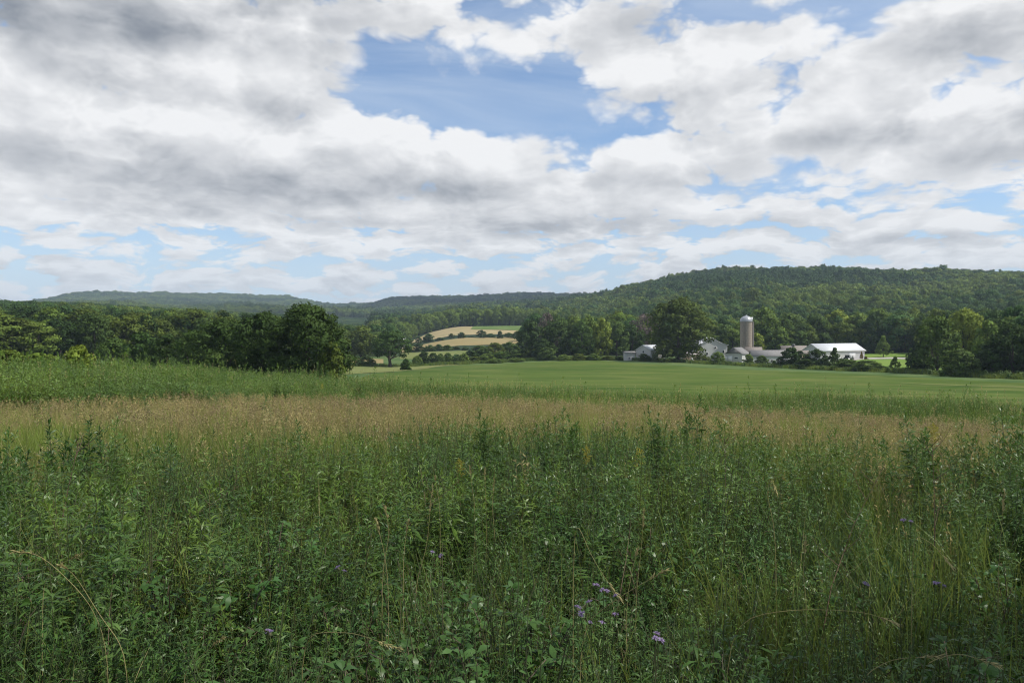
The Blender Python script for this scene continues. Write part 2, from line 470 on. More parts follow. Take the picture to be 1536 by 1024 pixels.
def inside(poly, x, y):
    poly = np.asarray(poly, float); r = np.zeros(len(x), bool)
    x0, y0 = poly[-1]
    for x1, y1 in poly:
        c = ((y1 > y) != (y0 > y)) & (x < (x0 - x1) * (y - y1) / (y0 - y1 + 1e-12) + x1)
        r ^= c; x0, y0 = x1, y1
    return r
def world_poly(pts): return [((px - 768) / F * d, d) for px, d in pts]

def sheet(name, left, right, m, lift, label, nu=60, nv=40):
    """a field draped on the ground between two edges, each a list of (column, depth) from near to far"""
    L = np.array(world_poly(left)); Rr = np.array(world_poly(right))
    def res(P, n):
        t = np.linspace(0, 1, len(P)); s = np.linspace(0, 1, n)
        return np.column_stack([np.interp(s, t, P[:, 0]), np.interp(s, t, P[:, 1])])
    Lr, Rs = res(L, nv), res(Rr, nv)
    s = np.linspace(0, 1, nu)[None, :, None]
    P = Lr[:, None] * (1 - s) + Rs[:, None] * s
    x = P[..., 0].ravel(); y = P[..., 1].ravel()
    v = np.column_stack([x, y, H(x, y) + lift])
    i = np.arange(nv - 1)[:, None]; j = np.arange(nu - 1)[None, :]
    a = i * nu + j
    q = np.stack([a, a + 1, a + nu + 1, a + nu], -1).reshape(-1, 4)
    o = Acc().add(v, q).build(name, m, smooth=True)
    return prop(o, kind='structure', label=label)

HAY = field_mat("hay_grass", (0.042, 0.082, 0.014), (0.080, 0.120, 0.024), (0.130, 0.148, 0.042), 0.035, 0.11, (0.35, 14.0, 0.12), 0.9, (0.55, 1.6, 1))
PALE = field_mat("pale_meadow", (0.14, 0.165, 0.052), (0.18, 0.185, 0.07), (0.11, 0.145, 0.045), 0.05, 0.2)
TAN = field_mat("ripe_grain", (0.26, 0.205, 0.095), (0.30, 0.24, 0.12), (0.235, 0.21, 0.095), 0.02, 0.1, (1.1, 9.0, 0.25))
STUB = field_mat("stubble", (0.30, 0.24, 0.13), (0.35, 0.28, 0.155), (0.23, 0.21, 0.10), 0.012, 0.06)
GRN = field_mat("young_crop", (0.08, 0.13, 0.035), (0.105, 0.155, 0.045), (0.125, 0.165, 0.052), 0.02, 0.08)
LAWN = field_mat("mown_lawn", (0.12, 0.20, 0.036), (0.15, 0.22, 0.045), (0.17, 0.23, 0.055), 0.03, 0.12)
GRAVEL = field_mat("gravel_drive", (0.42, 0.40, 0.36), (0.50, 0.47, 0.43), (0.36, 0.34, 0.30), 0.3, 2.0)

sheet("hay_field", [(330, 62), (480, 110), (560, 170), (650, 258), (700, 276)], [(2100, 62), (1900, 90), (1600, 135), (1100, 224), (900, 284)], HAY, 0.05,
      "bright green mown hay field in the valley", 90, 60)
sheet("pale_meadow_field", [(470, 150), (480, 205), (490, 262)], [(560, 178), (652, 262), (700, 282)], PALE, 0.10, "pale yellowish meadow strip beside the hay field", 40, 30)
sheet("grain_field", [(508, 300), (512, 345)], [(575, 300), (575, 345)], TAN, 0.10, "small tan field behind the dark tree with a trunk", 20, 14)
sheet("grain_field", [(600, 345), (600, 430)], [(790, 345), (792, 430)], PALE, 0.14, "lowest pale strip of the terraced fields", 40, 20)
sheet("grain_field", [(596, 452), (604, 545)], [(800, 500), (800, 590)], TAN, 0.18, "middle tan strip of the terraced fields", 40, 24)
sheet("stubble_field", [(596, 588), (620, 640), (648, 720)], [(800, 625), (800, 640), (725, 735)], STUB, 0.25, "upper pale brown strip of the terraced fields", 40, 24)
sheet("crop_field", [(706, 668), (716, 770)], [(830, 650), (830, 760)], GRN, 0.5, "topmost green strip of the terraced fields", 30, 16)
sheet("field_track", [(1352, 139), (1430, 133), (1500, 127), (1640, 118)], [(1352, 140.5), (1430, 136), (1500, 130), (1640, 121)], PALE, 0.09, "pale worn track along the near corner of the hay field", 6, 40)
sheet("lawn", [(1262, 214), (1255, 260), (1240, 345)], [(1520, 186), (1500, 240), (1480, 345)], LAWN, 0.08, "bright mown lawn behind the farm hedge", 40, 30)
sheet("farm_lane", [(1262, 276), (1300, 292), (1340, 287), (1400, 270), (1500, 250)], [(1262, 284), (1297, 303), (1340, 297), (1400, 279), (1500, 258)], GRAVEL, 0.14, "pale gravel lane curving past the white shed", 6, 40)
# ------------------------------------------------------------------ trees: crowns of leaf sprays on lumpy clumps
def unit(v):
    return v / np.maximum(np.linalg.norm(v, axis=-1, keepdims=True), 1e-9)

def tube(acc, pts, rad, sides=7, mat=0):
    pts = np.asarray(pts, float); n = len(pts)
    rad = np.asarray(rad, float)
    tang = unit(np.gradient(pts, axis=0))
    ref = np.where(np.abs(tang[:, 2:3]) > 0.9, [[1.0, 0, 0]], [[0, 0, 1.0]])
    s = unit(np.cross(tang, ref)); u = np.cross(s, tang)
    a = np.linspace(0, 2 * math.pi, sides, endpoint=False)
    ring = s[:, None] * np.cos(a)[None, :, None] + u[:, None] * np.sin(a)[None, :, None]
    v = pts[:, None] + ring * rad[:, None, None]
    i = np.arange(n - 1)[:, None]; j = np.arange(sides)[None, :]
    p = i * sides + j; q = i * sides + (j + 1) % sides
    f = np.stack([p, q, q + sides, p + sides], -1).reshape(-1, 4)
    acc.add(v.reshape(-1, 3), f, mat)

def envelope(shape, t):
    """crown radius (0..1) at height t (0..1) of the crown"""
    if shape == 'cone':   return np.clip(1.05 * (1 - t) ** 0.8 * (0.35 + np.minimum(t * 6, 0.65)), 0.05, 1)
    if shape == 'oval':   return np.sqrt(np.clip(1 - ((t - 0.45) / 0.56) ** 2, 0.03, 1)) * 0.98
    if shape == 'shrub':  return np.sqrt(np.clip(1 - (np.maximum(t - 0.18, 0) / 0.83) ** 2, 0.05, 1))
    if shape == 'open':   return np.sqrt(np.clip(1 - ((t - 0.42) / 0.6) ** 2, 0.03, 1))
    return np.sqrt(np.clip(1 - ((t - 0.40) / 0.61) ** 2, 0.04, 1))

def crown(acc, rng, shape, cb, nclump, per, card, mat=0, body=0.45):
    """unit tree: 1 high, 1 across, crown from height cb"""
    ga = rng.uniform(0, 6.28)
    i = np.arange(nclump)
    t = np.clip((i + 0.5) / nclump + rng.normal(0, 0.06, nclump), 0.03, 0.97)
    if shape in ('round', 'oval', 'open'): t = t ** 0.9
    if shape == 'shrub': t = t ** 1.5
    az = ga + i * 2.39996 + rng.normal(0, 0.35, nclump)
    wob = 1 + 0.13 * np.sin(2 * az + rng.uniform(0, 6)) + 0.09 * np.sin(3 * az + 5 * t + rng.uniform(0, 6))
    er = envelope(shape, t) * wob
    cr = rng.uniform(0.17, 0.30, nclump) * (0.75 if shape == 'cone' else 1.0)
    rr = np.maximum(er - cr * 0.85, 0.02) * np.where(rng.random(nclump) < 0.22, rng.uniform(0.2, 0.7, nclump), rng.uniform(0.85, 1.05, nclump))
    hgt = 1 - cb
    c = np.column_stack([0.5 * rr * np.cos(az), 0.5 * rr * np.sin(az), cb + hgt * (0.06 + 0.88 * t)])
    rad = np.column_stack([cr * 0.55, cr * 0.55, cr * 0.55 * np.clip(hgt, 0.5, 1.0) * rng.uniform(0.7, 0.95, nclump)])
    C = np.repeat(c, per, 0); RD = np.repeat(rad, per, 0); N = nclump * per
    dirs = unit(rng.normal(0, 1, (N, 3)) + np.array([0, 0, 0.25]))
    sh = rng.uniform(0.6, 1.08, (N, 1))
    p = C + dirs * RD * sh
    p[:, 2] = np.maximum(p[:, 2], cb * 0.6 + 0.004)
    nrm = unit(dirs + rng.normal(0, 0.55, (N, 3)))
    a1 = unit(np.cross(nrm, rng.normal(0, 1, (N, 3))))
    a2 = np.cross(nrm, a1)
    s = card * rng.uniform(0.6, 1.35, (N, 1))
    k = rng.uniform(0.45, 0.8, (N, 1))
    droop = -nrm * s * 0.25
    v = np.stack([p + a1 * s + droop, p + a2 * s * k, p - a1 * s + droop, p - a2 * s * k], 1)
    out = unit((C - np.array([0, 0, cb + 0.45 * hgt])) * np.array([1, 1, 0.8]))
    vn = unit(dirs * (1.4 - body) + out * body + rng.normal(0, 0.28, (N, 3)))
    f = np.arange(N * 4).reshape(N, 4)
    acc.add(v.reshape(-1, 3), f, mat, np.repeat(vn, 4, 0))
    return c

def trunk(acc, rng, cb, tips, r=0.03, mat=0, limbs=7):
    top = 0.35 + 0.5 * cb + 0.2
    n = 6
    z = np.linspace(-0.03, top, n)
    wob = np.cumsum(rng.normal(0, 0.006, (n, 2)), 0); wob[:2] = 0
    pts = np.column_stack([wob, z])
    rad = r * np.array([1.45, 1.0, 0.86, 0.7, 0.5, 0.25])
    tube(acc, pts, rad, 8, mat)
    sel = rng.permutation(len(tips))[:limbs]
    for q in sel:
        e = tips[q]
        k0 = np.clip((cb * 0.75 + rng.uniform(0.0, 0.25)) / max(top, 0.1), 0.15, 0.85)
        zz = k0 * top
        b = np.array([np.interp(zz, z, pts[:, 0]), np.interp(zz, z, pts[:, 1]), zz])
        mid = (b + e) / 2 + np.array([0, 0, -0.03]) + rng.normal(0, 0.012, 3)
        tube(acc, np.array([b, mid, e * 0.97 + b * 0.03]), [r * 0.42, r * 0.28, r * 0.1], 5, mat)

BARK, kb, ob = new_mat("bark")
_nb = kb.noise(kb.n('ShaderNodeTexCoord').outputs['Object'], 30.0, 4, 0.6)
kb.l.new(principled(kb, kb.mix(_nb, (0.035, 0.028, 0.022), (0.10, 0.085, 0.07)), 0.95, 0.1).outputs[0], ob.inputs[0])
LEAF = leaf_mat("tree_leaves", (0.070, 0.118, 0.026), (0.090, 0.140, 0.033), 0.24, 0.65, 0.10, 5.0)
TWIG = leaf_mat("bare_twigs", (0.125, 0.105, 0.09), (0.15, 0.125, 0.11), 0.1, 0.8, 0.1, 5.0)

# crowns and trunks are shared by the individual trees; size and proportion come from each tree
LIB = {}
def lib(key, seed, shape, cb, nclump, per, card, r=0.028, limbs=7, leaf=None):
    rng = np.random.default_rng(seed)
    a = Acc(); tips = crown(a, rng, shape, cb, nclump, per, card)
    t = Acc(); trunk(t, rng, cb, tips, r, 0, limbs)
    LIB[key] = (a.mesh("crown", leaf or LEAF), t.mesh("trunk", BARK, smooth=True))
lib('big0', 11, 'round', 0.03, 84, 150, 0.0185, 0.03, 10)
lib('big1', 12, 'oval', 0.04, 70, 130, 0.021)
lib('big2', 13, 'round', 0.05, 64, 130, 0.022)
lib('r0', 21, 'round', 0.05, 44, 80, 0.030)
lib('r1', 22, 'oval', 0.06, 40, 80, 0.031)
lib('r2', 23, 'round', 0.04, 36, 90, 0.030)
lib('r3', 24, 'oval', 0.08, 46, 70, 0.031)
lib('open', 31, 'open', 0.24, 48, 60, 0.030, 0.040, 12)
lib('cone', 41, 'cone', 0.10, 46, 60, 0.032, 0.022)
lib('s0', 51, 'shrub', 0.0, 56, 70, 0.040, 0.02, 5)
lib('s1', 52, 'shrub', 0.0, 48, 70, 0.044, 0.02, 5)
lib('s2', 53, 'shrub', 0.0, 60, 60, 0.042, 0.02, 5)
lib('bare', 61, 'round', 0.2, 40, 60, 0.020, 0.03, 14, TWIG)

TREES = 0
def tree(px, d, top, wpx, key, tint, label, name='deciduous_tree', cat='tree', group=None):
    global TREES
    TREES += 1
    x, y, z = at(px, d)
    h = max(zrow(top, d) - z, 0.8)
    w = wpx / F * d
    o = empty(name, (x, y, z - 0.05), random.uniform(0, 6.28))
    o.scale = (w, w * random.uniform(0.85, 1.1), h)
    prop(o, label, cat, group)
    cm, tm = LIB[key]
    c = bpy.data.objects.new('crown' if cat == 'tree' else 'foliage', cm); COL.objects.link(c); c.parent = o
    c.color = (*tint, 1)
    t = bpy.data.objects.new('trunk' if cat == 'tree' else 'stems', tm); COL.objects.link(t); t.parent = o
    return o

DK = (0.54, 0.60, 0.60); MD_ = (1, 1, 1); OL = (1.35, 1.12, 0.85); LT = (1.6, 1.5, 1.25); BL = (0.85, 0.98, 1.2); YG = (2.1, 1.75, 1.2)
BR = (1, 1, 1)
# --- clump at the meadow edge
G1 = "trees of the dark clump at the meadow edge"
tree(461, 100, 457, 146, 'big0', (0.56, 0.62, 0.60), "largest rounded dark green tree at the meadow edge", group=G1)
tree(394, 104, 469, 100, 'big1', DK, "dark tree pressed against the flank of the largest rounded tree", group=G1)
tree(336, 108, 479, 98, 'big2', (0.58, 0.64, 0.62), "broad dark tree second from the largest rounded tree in the clump", group=G1)
tree(292, 114, 495, 70, 'r0', (0.75, 0.8, 0.78), "middle sized tree at the low middle of the dark clump", group=G1)
tree(252, 120, 502, 60, 'r2', DK, "small dark tree near the low end of the clump, above the weeds", group=G1)
tree(214, 126, 498, 62, 'r1', (0.68, 0.78, 0.82), "bluish dark tree next to last at the low end of the clump", group=G1)
tree(172, 132, 507, 54, 'r0', (0.78, 0.85, 0.8), "last small tree at the low end of the dark clump", group=G1)
tree(497, 96, 512, 52, 's0', OL, "low olive bush at the foot of the largest rounded tree", 'bush', 'bush')
tree(322, 100, 528, 46, 's1', MD_, "dark low bush under the broad trees of the clump", 'bush', 'bush')
# --- unseen airy tree added beside the camera only to shade the nearest weeds
def added_shade_tree():
    x, y = 10.0, -0.5
    o = empty('deciduous_tree', (x, y, h1(x, y) - 0.05), 0.7); o.scale = (7.4, 7.4, 12.5)
    prop(o, "airy tree at the meadow edge whose shade falls on the nearest weeds", 'tree')
    for nm, me in zip(('crown', 'trunk'), LIB['open']):
        c = bpy.data.objects.new(nm, me); COL.objects.link(c); c.parent = o
added_shade_tree()
# --- bushes rising from the green weeds
tree(118, 44, 516, 62, 's0', YG, "yellow green willow bush rising highest from the green weeds", 'bush', 'bush')
tree(62, 48, 528, 80, 's1', (1.7, 1.5, 1.1), "wide light green bush beside the tallest willow bush", 'bush', 'bush')
tree(14, 50, 524, 70, 's2', (1.6, 1.4, 1.1), "light green bush at the very edge of the picture in the green weeds", 'bush', 'bush')
tree(30, 38, 548, 50, 's1', (1.9, 1.7, 1.2), "small pale bush low in the green weeds in front of the wide bush", 'bush', 'bush')
# --- valley: lone tree, its neighbours
tree(585, 262, 496, 56, 'open', (0.75, 0.85, 0.85), "dark lone tree with open crown and visible trunk before the tan strips")
tree(609, 226, 537, 17, 's0', (0.9, 1, 1), "small round bush alone at the corner of the hay field", 'bush', 'bush')
tree(542, 352, 489, 56, 'r1', OL, "olive tree behind the gap between the largest tree and the lone tree")
tree(516, 362, 494, 44, 'r2', LT, "pale green tree just past the flank of the largest rounded tree")
tree(566, 372, 497, 40, 'r0', MD_, "mid green tree half hidden behind the lone open crowned tree")
tree(548, 268, 534, 36, 's2', MD_, "flat bush on the line under the lone tree", 'bush', 'bush')
tree(520, 272, 538, 26, 's1', LT, "pale small bush beside the largest rounded tree on the meadow line", 'bush', 'bush')
# --- hedge in front of the pale strip
GH = "bushes of the low hedge below the pale field strip"
for i, (px, top, w, ti) in enumerate([(626, 533, 18, LT), (636, 527, 22, DK), (650, 529, 20, DK), (661, 530, 18, MD_), (672, 529, 20, MD_), (684, 531, 22, BL), (696, 529, 18, LT)]):
    tree(px, 292 + (i % 3) * 4, top, w, ('s0', 's1', 's2')[i % 3], ti,
         ["pale low bush at the end of the hedge by the lone tree", "tallest dark bush in the low hedge below the pale strip", "dark bush second along the low hedge",
          "mid green bush in the middle of the low hedge", "green bush past the middle of the low hedge", "bluish bush near the scrub thicket at the hedge end", "pale bush touching the scrub thicket"][i], 'bush', 'bush', GH)
GS = "scrub thicket between the hedge and the tall farm trees"
for i, (px, top, w, ti, d) in enumerate([(706, 525, 30, DK, 312), (722, 518, 34, MD_, 330), (742, 514, 36, OL, 335), (764, 513, 36, MD_, 340), (785, 511, 34, DK, 345), (712, 534, 26, OL, 296),
                                      (730, 530, 30, LT, 300), (752, 527, 34, (1.1, 1.15, 1), 304), (772, 525, 34, LT, 306), (796, 522, 34, OL, 305), (744, 538, 30, LT, 288), (776, 537, 30, LT, 288)]):
    tree(px, d, top, w, ('s0', 's1', 's2', 'r2')[i % 4], ti, "bushy scrub shrub in the thicket between the hedge and the tall farm trees", 'bush', 'bush', GS)
# --- hedgerows between the strips
GT = "hedgerow bushes between the tan field strips"
for i, (px, top, w, ti) in enumerate([(612, 518, 14, DK), (628, 515, 22, DK), (645, 517, 18, BL), (658, 516, 18, BL), (671, 517, 16, LT), (684, 519, 12, DK), (698, 520, 14, BL), (715, 520, 16, MD_)]):
    tree(px, 438 + (i % 2) * 5, top, w, ('s0', 's1', 's2')[i % 3], ti, "hedgerow bush between the lowest pale strip and the middle tan strip", 'bush', 'bush', GT)
for i, (px, top, w, ti) in enumerate([(602, 506, 16, LT), (614, 506, 16, MD_), (628, 505, 12, DK), (643, 500, 20, BL), (660, 506, 18, BL), (677, 500, 12, DK), (692, 498, 15, DK), (708, 505, 14, MD_), (722, 495, 18, DK),
                                      (736, 500, 18, BL), (750, 496, 12, DK), (763, 499, 18, BL), (776, 496, 16, MD_), (790, 498, 18, DK)]):
    tree(px, 566 + (i % 2) * 8, top, w, ('s0', 's1', 'r2')[i % 3], ti, "dark hedgerow bush between the middle tan strip and the upper strip", 'bush', 'bush', GT + " higher up")
# --- tall trees behind the hay field
GF = "tall trees between the tan strips and the small white shed"
for px, d, top, w, key, ti, lb in [
    (798, 306, 481, 46, 'r1', DK, "dark tall tree at the end of the row next to the tan strips"),
    (836, 310, 480, 58, 'r0', DK, "broad dark tree below the brown bare tree in the tall row"),
    (872, 306, 482, 50, 'r3', (0.85, 0.92, 0.9), "dark tree in the middle of the tall row behind the hay field"),
    (902, 312, 478, 46, 'r2', YG, "bright yellow green tree in the tall row behind the hay field"),
    (884, 322, 474, 44, 'r1', LT, "pale green tree peeping over the middle of the tall row"),
    (925, 318, 482, 48, 'r0', MD_, "mid green tree between the yellow green tree and small white shed"),
    (948, 322, 488, 42, 'r3', DK, "dark tree directly behind the lean-to of the small white shed"),
    (815, 300, 508, 40, 'r2', DK, "short dark tree in front of the tall row by the scrub"),
    (820, 292, 520, 30, 's0', MD_, "rounded green bush in front of the short dark tree"),
]:
    b = 'bush' in lb
    tree(px, d, top, w, key, ti, lb, 'bush' if b else 'deciduous_tree', 'bush' if b else 'tree', GF)
tree(822, 330, 470, 46, 'bare', BR, "brown half bare tree standing above the dark row by the strips", group=GF)
tree(966, 332, 471, 54, 'bare', (0.95, 0.9, 0.9), "brown half bare tree beside the huge olive tree", group=GF)
for i, (px, top, w, ti, lb) in enumerate([(846, 531, 24, LT, "pale low bush at the foot of the tall row, nearest the scrub"), (868, 530, 26, OL, "olive low bush in front of the middle of the tall row"),
        (890, 530, 24, LT, "pale low bush in front of the yellow green tree"), (912, 533, 20, OL, "small olive bush at the hay field edge near the white lean-to"), (928, 534, 16, DK, "small dark bush right beside the white lean-to")]):
    tree(px, 288, top, w, ('s0', 's1', 's2')[i % 3], ti, lb, 'bush', 'bush', "low bushes along the far edge of the hay field")
# --- farm trees
tree(1018, 278, 448, 98, 'big1', (0.95, 0.84, 0.70), "huge olive green tree shading the white barn")
GB = "lit trees behind the farm buildings"
for px, d, top, w, key, ti, lb in [
    (1088, 345, 487, 46, 'r0', MD_, "mid green tree between the huge olive tree and the silo"), (1060, 356, 478, 50, 'r3', DK, "dark tree behind the white barn gable"),
    (1146, 350, 461, 62, 'r1', LT, "tall pale green tree right beside the silo"), (1134, 340, 500, 40, 'r2', YG, "low yellow green tree behind the silo foot"),
    (1186, 356, 470, 58, 'r0', MD_, "dense green tree above the low barn roofs"), (1170, 343, 498, 40, 's1', LT, "low pale tree behind the long grey roof"),
    (1222, 360, 470, 56, 'r3', MD_, "dense tree above the gable of the white pole shed"), (1256, 362, 466, 56, 'r2', YG, "yellow green tree above the middle of the white shed roof"),
    (1288, 356, 470, 54, 'r1', LT, "pale tree above the end of the white shed roof"), (1316, 366, 463, 56, 'r0', LT, "tall pale tree behind the small lawn tree"),
    (1350, 358, 470, 54, 'r3', MD_, "green tree at the back of the lawn past the small lawn tree"), (1378, 350, 476, 50, 'r2', (1.3, 1.3, 1.1), "pale tree at the back of the lawn near the big dark trees"),
    (1236, 345, 500, 40, 's0', DK, "dark undergrowth bush behind the white pole shed"), (1306, 345, 504, 44, 's2', DK, "dark undergrowth bush at the back edge of the lawn"), (1352, 342, 506, 50, 's1', DK, "second dark undergrowth bush at the back edge of the lawn")]:
    b = 'undergrowth' in lb
    tree(px, d, top, w, key, ti, lb, 'bush' if b else 'deciduous_tree', 'bush' if b else 'tree', GB)
tree(1325, 302, 503, 27, 'cone', LT, "small pale tree standing alone on the bright lawn")
GR = "large dark trees at the edge of the hay field past the lawn"
for px, d, top, w, key, ti, lb in [
    (1406, 184, 474, 74, 'r0', (0.95, 0.98, 0.85), "large dark tree nearest the lawn at the field edge"), (1446, 214, 465, 80, 'big1', YG, "tallest sunlit yellow green tree behind the dark field edge trees"),
    (1482, 200, 482, 56, 'r2', LT, "sunlit tree with lighter top between two dark field edge trees"), (1440, 168, 522, 50, 's0', MD_, "low bush under the large dark field edge trees"),
    (1486, 168, 512, 56, 'r1', DK, "dark shadowy tree low between the field edge trees"), (1520, 164, 486, 74, 'r3', DK, "dark tree nearly last along the field edge"),
    (1566, 160, 480, 80, 'big2', DK, "dark tree cut by the picture border at the field edge"), (1378, 190, 515, 34, 's2', DK, "dark bush between the lawn and the large dark trees")]:
    b = 'bush' in lb
    tree(px, d, top, w, key, ti, lb, 'bush' if b else 'deciduous_tree', 'bush' if b else 'tree', GR)
# --- bushes in front of the farm
GY = "bushes along the bank in front of the farm buildings"
for px, d, top, w, key, ti, lb in [
    (1077, 262, 527, 22, 's0', LT, "pale round bush in front of the white barn gable"), (1123, 256, 531, 19, 's1', LT, "small pale bush in front of the low barn door"),
    (1143, 252, 533, 22, 's2', MD_, "small round dark bush in front of the long grey roof"), (1161, 250, 540, 11, 's0', DK, "tiny dark bush in front of the long barn wall"),
    (1188, 236, 521, 42, 's2', DK, "broad dark bush hiding the end of the long barn"), (1225, 232, 523, 38, 's0', DK, "dark bush in front of the white shed gable"),
    (1252, 226, 521, 32, 'cone', DK, "pointed dark evergreen in front of the white shed wall"), (1272, 214, 538, 44, 's1', MD_, "flat dark bush by the gravel lane"),
    (1302, 206, 540, 50, 's2', MD_, "flat wide bush below the gravel lane"), (1343, 198, 534, 22, 'cone', MD_, "pointed green evergreen in front of the lawn"),
    (1208, 226, 538, 34, 's1', DK, "low dark bush between two broad dark bushes of the bank"), (1322, 200, 548, 30, 's0', DK, "low dark bush beside the pointed green evergreen"),
    (966, 282, 530, 20, 's1', (1.2, 1.1, 1.0), "low bush in front of the small white shed"), (993, 272, 514, 30, 'r2', (1.1, 0.95, 0.75), "olive small tree half hiding the small white gabled shed"), (1056, 284, 533, 22, 's2', OL, "low bush at the foot of the huge olive tree")]:
    tree(px, d, top, w, key, ti, lb, 'evergreen_tree' if 'evergreen' in lb else 'deciduous_tree' if 'small tree' in lb else 'bush', 'tree' if 'evergreen' in lb or 'small tree' in lb else 'bush', GY)

# ------------------------------------------------------------------ woods on the slopes
def scatter(name, P, rot, scl, idx, templates, label, kind='stuff'):
    """one object: a mesh of points with one plant instanced on each"""
    me = bpy.data.meshes.new(name)
    n = len(P)
    me.vertices.add(n); me.vertices.foreach_set('co', np.asarray(P, np.float32).ravel())
    tint = np.array([c for _, c in templates], float)[np.asarray(idx, int)]
    for nm, typ, dat in (('tint', 'FLOAT_VECTOR', tint), ('rot', 'FLOAT_VECTOR', rot), ('scl', 'FLOAT_VECTOR', scl), ('pick', 'INT', idx)):
        at_ = me.attributes.new(nm, typ, 'POINT')
        at_.data.foreach_set('vector' if typ == 'FLOAT_VECTOR' else 'value', np.asarray(dat, np.int32 if typ == 'INT' else np.float32).ravel())
    o = bpy.data.objects.new(name, me); COL.objects.link(o)
    src = bpy.data.collections.new(name + "_plants")
    for q, (m, col) in enumerate(templates):
        t = bpy.data.objects.new("plant_%02d" % q, m); t.color = (*col, 1)
        src.objects.link(t)
    src_names = sorted(t.name for t in src.objects)
    ng = bpy.data.node_groups.new(name + "_scatter", 'GeometryNodeTree')
    ng.interface.new_socket("Geometry", in_out='INPUT', socket_type='NodeSocketGeometry')
    ng.interface.new_socket("Geometry", in_out='OUTPUT', socket_type='NodeSocketGeometry')
    k = NT(ng)
    gi = k.n('NodeGroupInput'); go = k.n('NodeGroupOutput')
    ci = k.n('GeometryNodeCollectionInfo'); ci.inputs[0].default_value = src
    ci.inputs['Separate Children'].default_value = True; ci.inputs['Reset Children'].default_value = True
    iop = k.n('GeometryNodeInstanceOnPoints')
    iop.inputs['Pick Instance'].default_value = True
    def attr(nm, typ):
        a = k.n('GeometryNodeInputNamedAttribute', data_type=typ); a.inputs['Name'].default_value = nm
        return next(x for x in a.outputs if x.enabled and x.name == 'Attribute')
    k.l.new(gi.outputs[0], iop.inputs['Points']); k.l.new(ci.outputs[0], iop.inputs['Instance'])
    k.l.new(attr('pick', 'INT'), iop.inputs['Instance Index'])
    e2r = k.n('FunctionNodeEulerToRotation'); k.l.new(attr('rot', 'FLOAT_VECTOR'), e2r.inputs[0])
    k.l.new(e2r.outputs[0], iop.inputs['Rotation']); k.l.new(attr('scl', 'FLOAT_VECTOR'), iop.inputs['Scale'])
    k.l.new(iop.outputs[0], go.inputs[0])
    md = o.modifiers.new("scatter", 'NODES'); md.node_group = ng
    return prop(o, label=label, kind=kind)

def tree_mesh(seed, shape, cb, nclump, per, card, body):
    rng = np.random.default_rng(seed)
    a = Acc(); tips = crown(a, rng, shape, cb, nclump, per, card, 0, body)
    t = Acc(); trunk(t, rng, cb, tips, 0.022, 1, 4)
    a.has_nor = True
    for f, m in t.f: a.f.append((f + a.nv, m))
    a.v += t.v; a.nor += [np.zeros_like(v) for v in t.v]; a.nv += t.nv
    return a.mesh("forest_tree", [LEAF, BARK])
NEAR_T = [tree_mesh(100 + i, ('round', 'oval', 'round', 'oval', 'round')[i], 0.06, 36, 84, 0.027, 0.65) for i in range(5)]
FAR_T = [tree_mesh(120 + i, ('round', 'round', 'round')[i], 0.06, 24, 30, 0.052, 0.95) for i in range(3)]

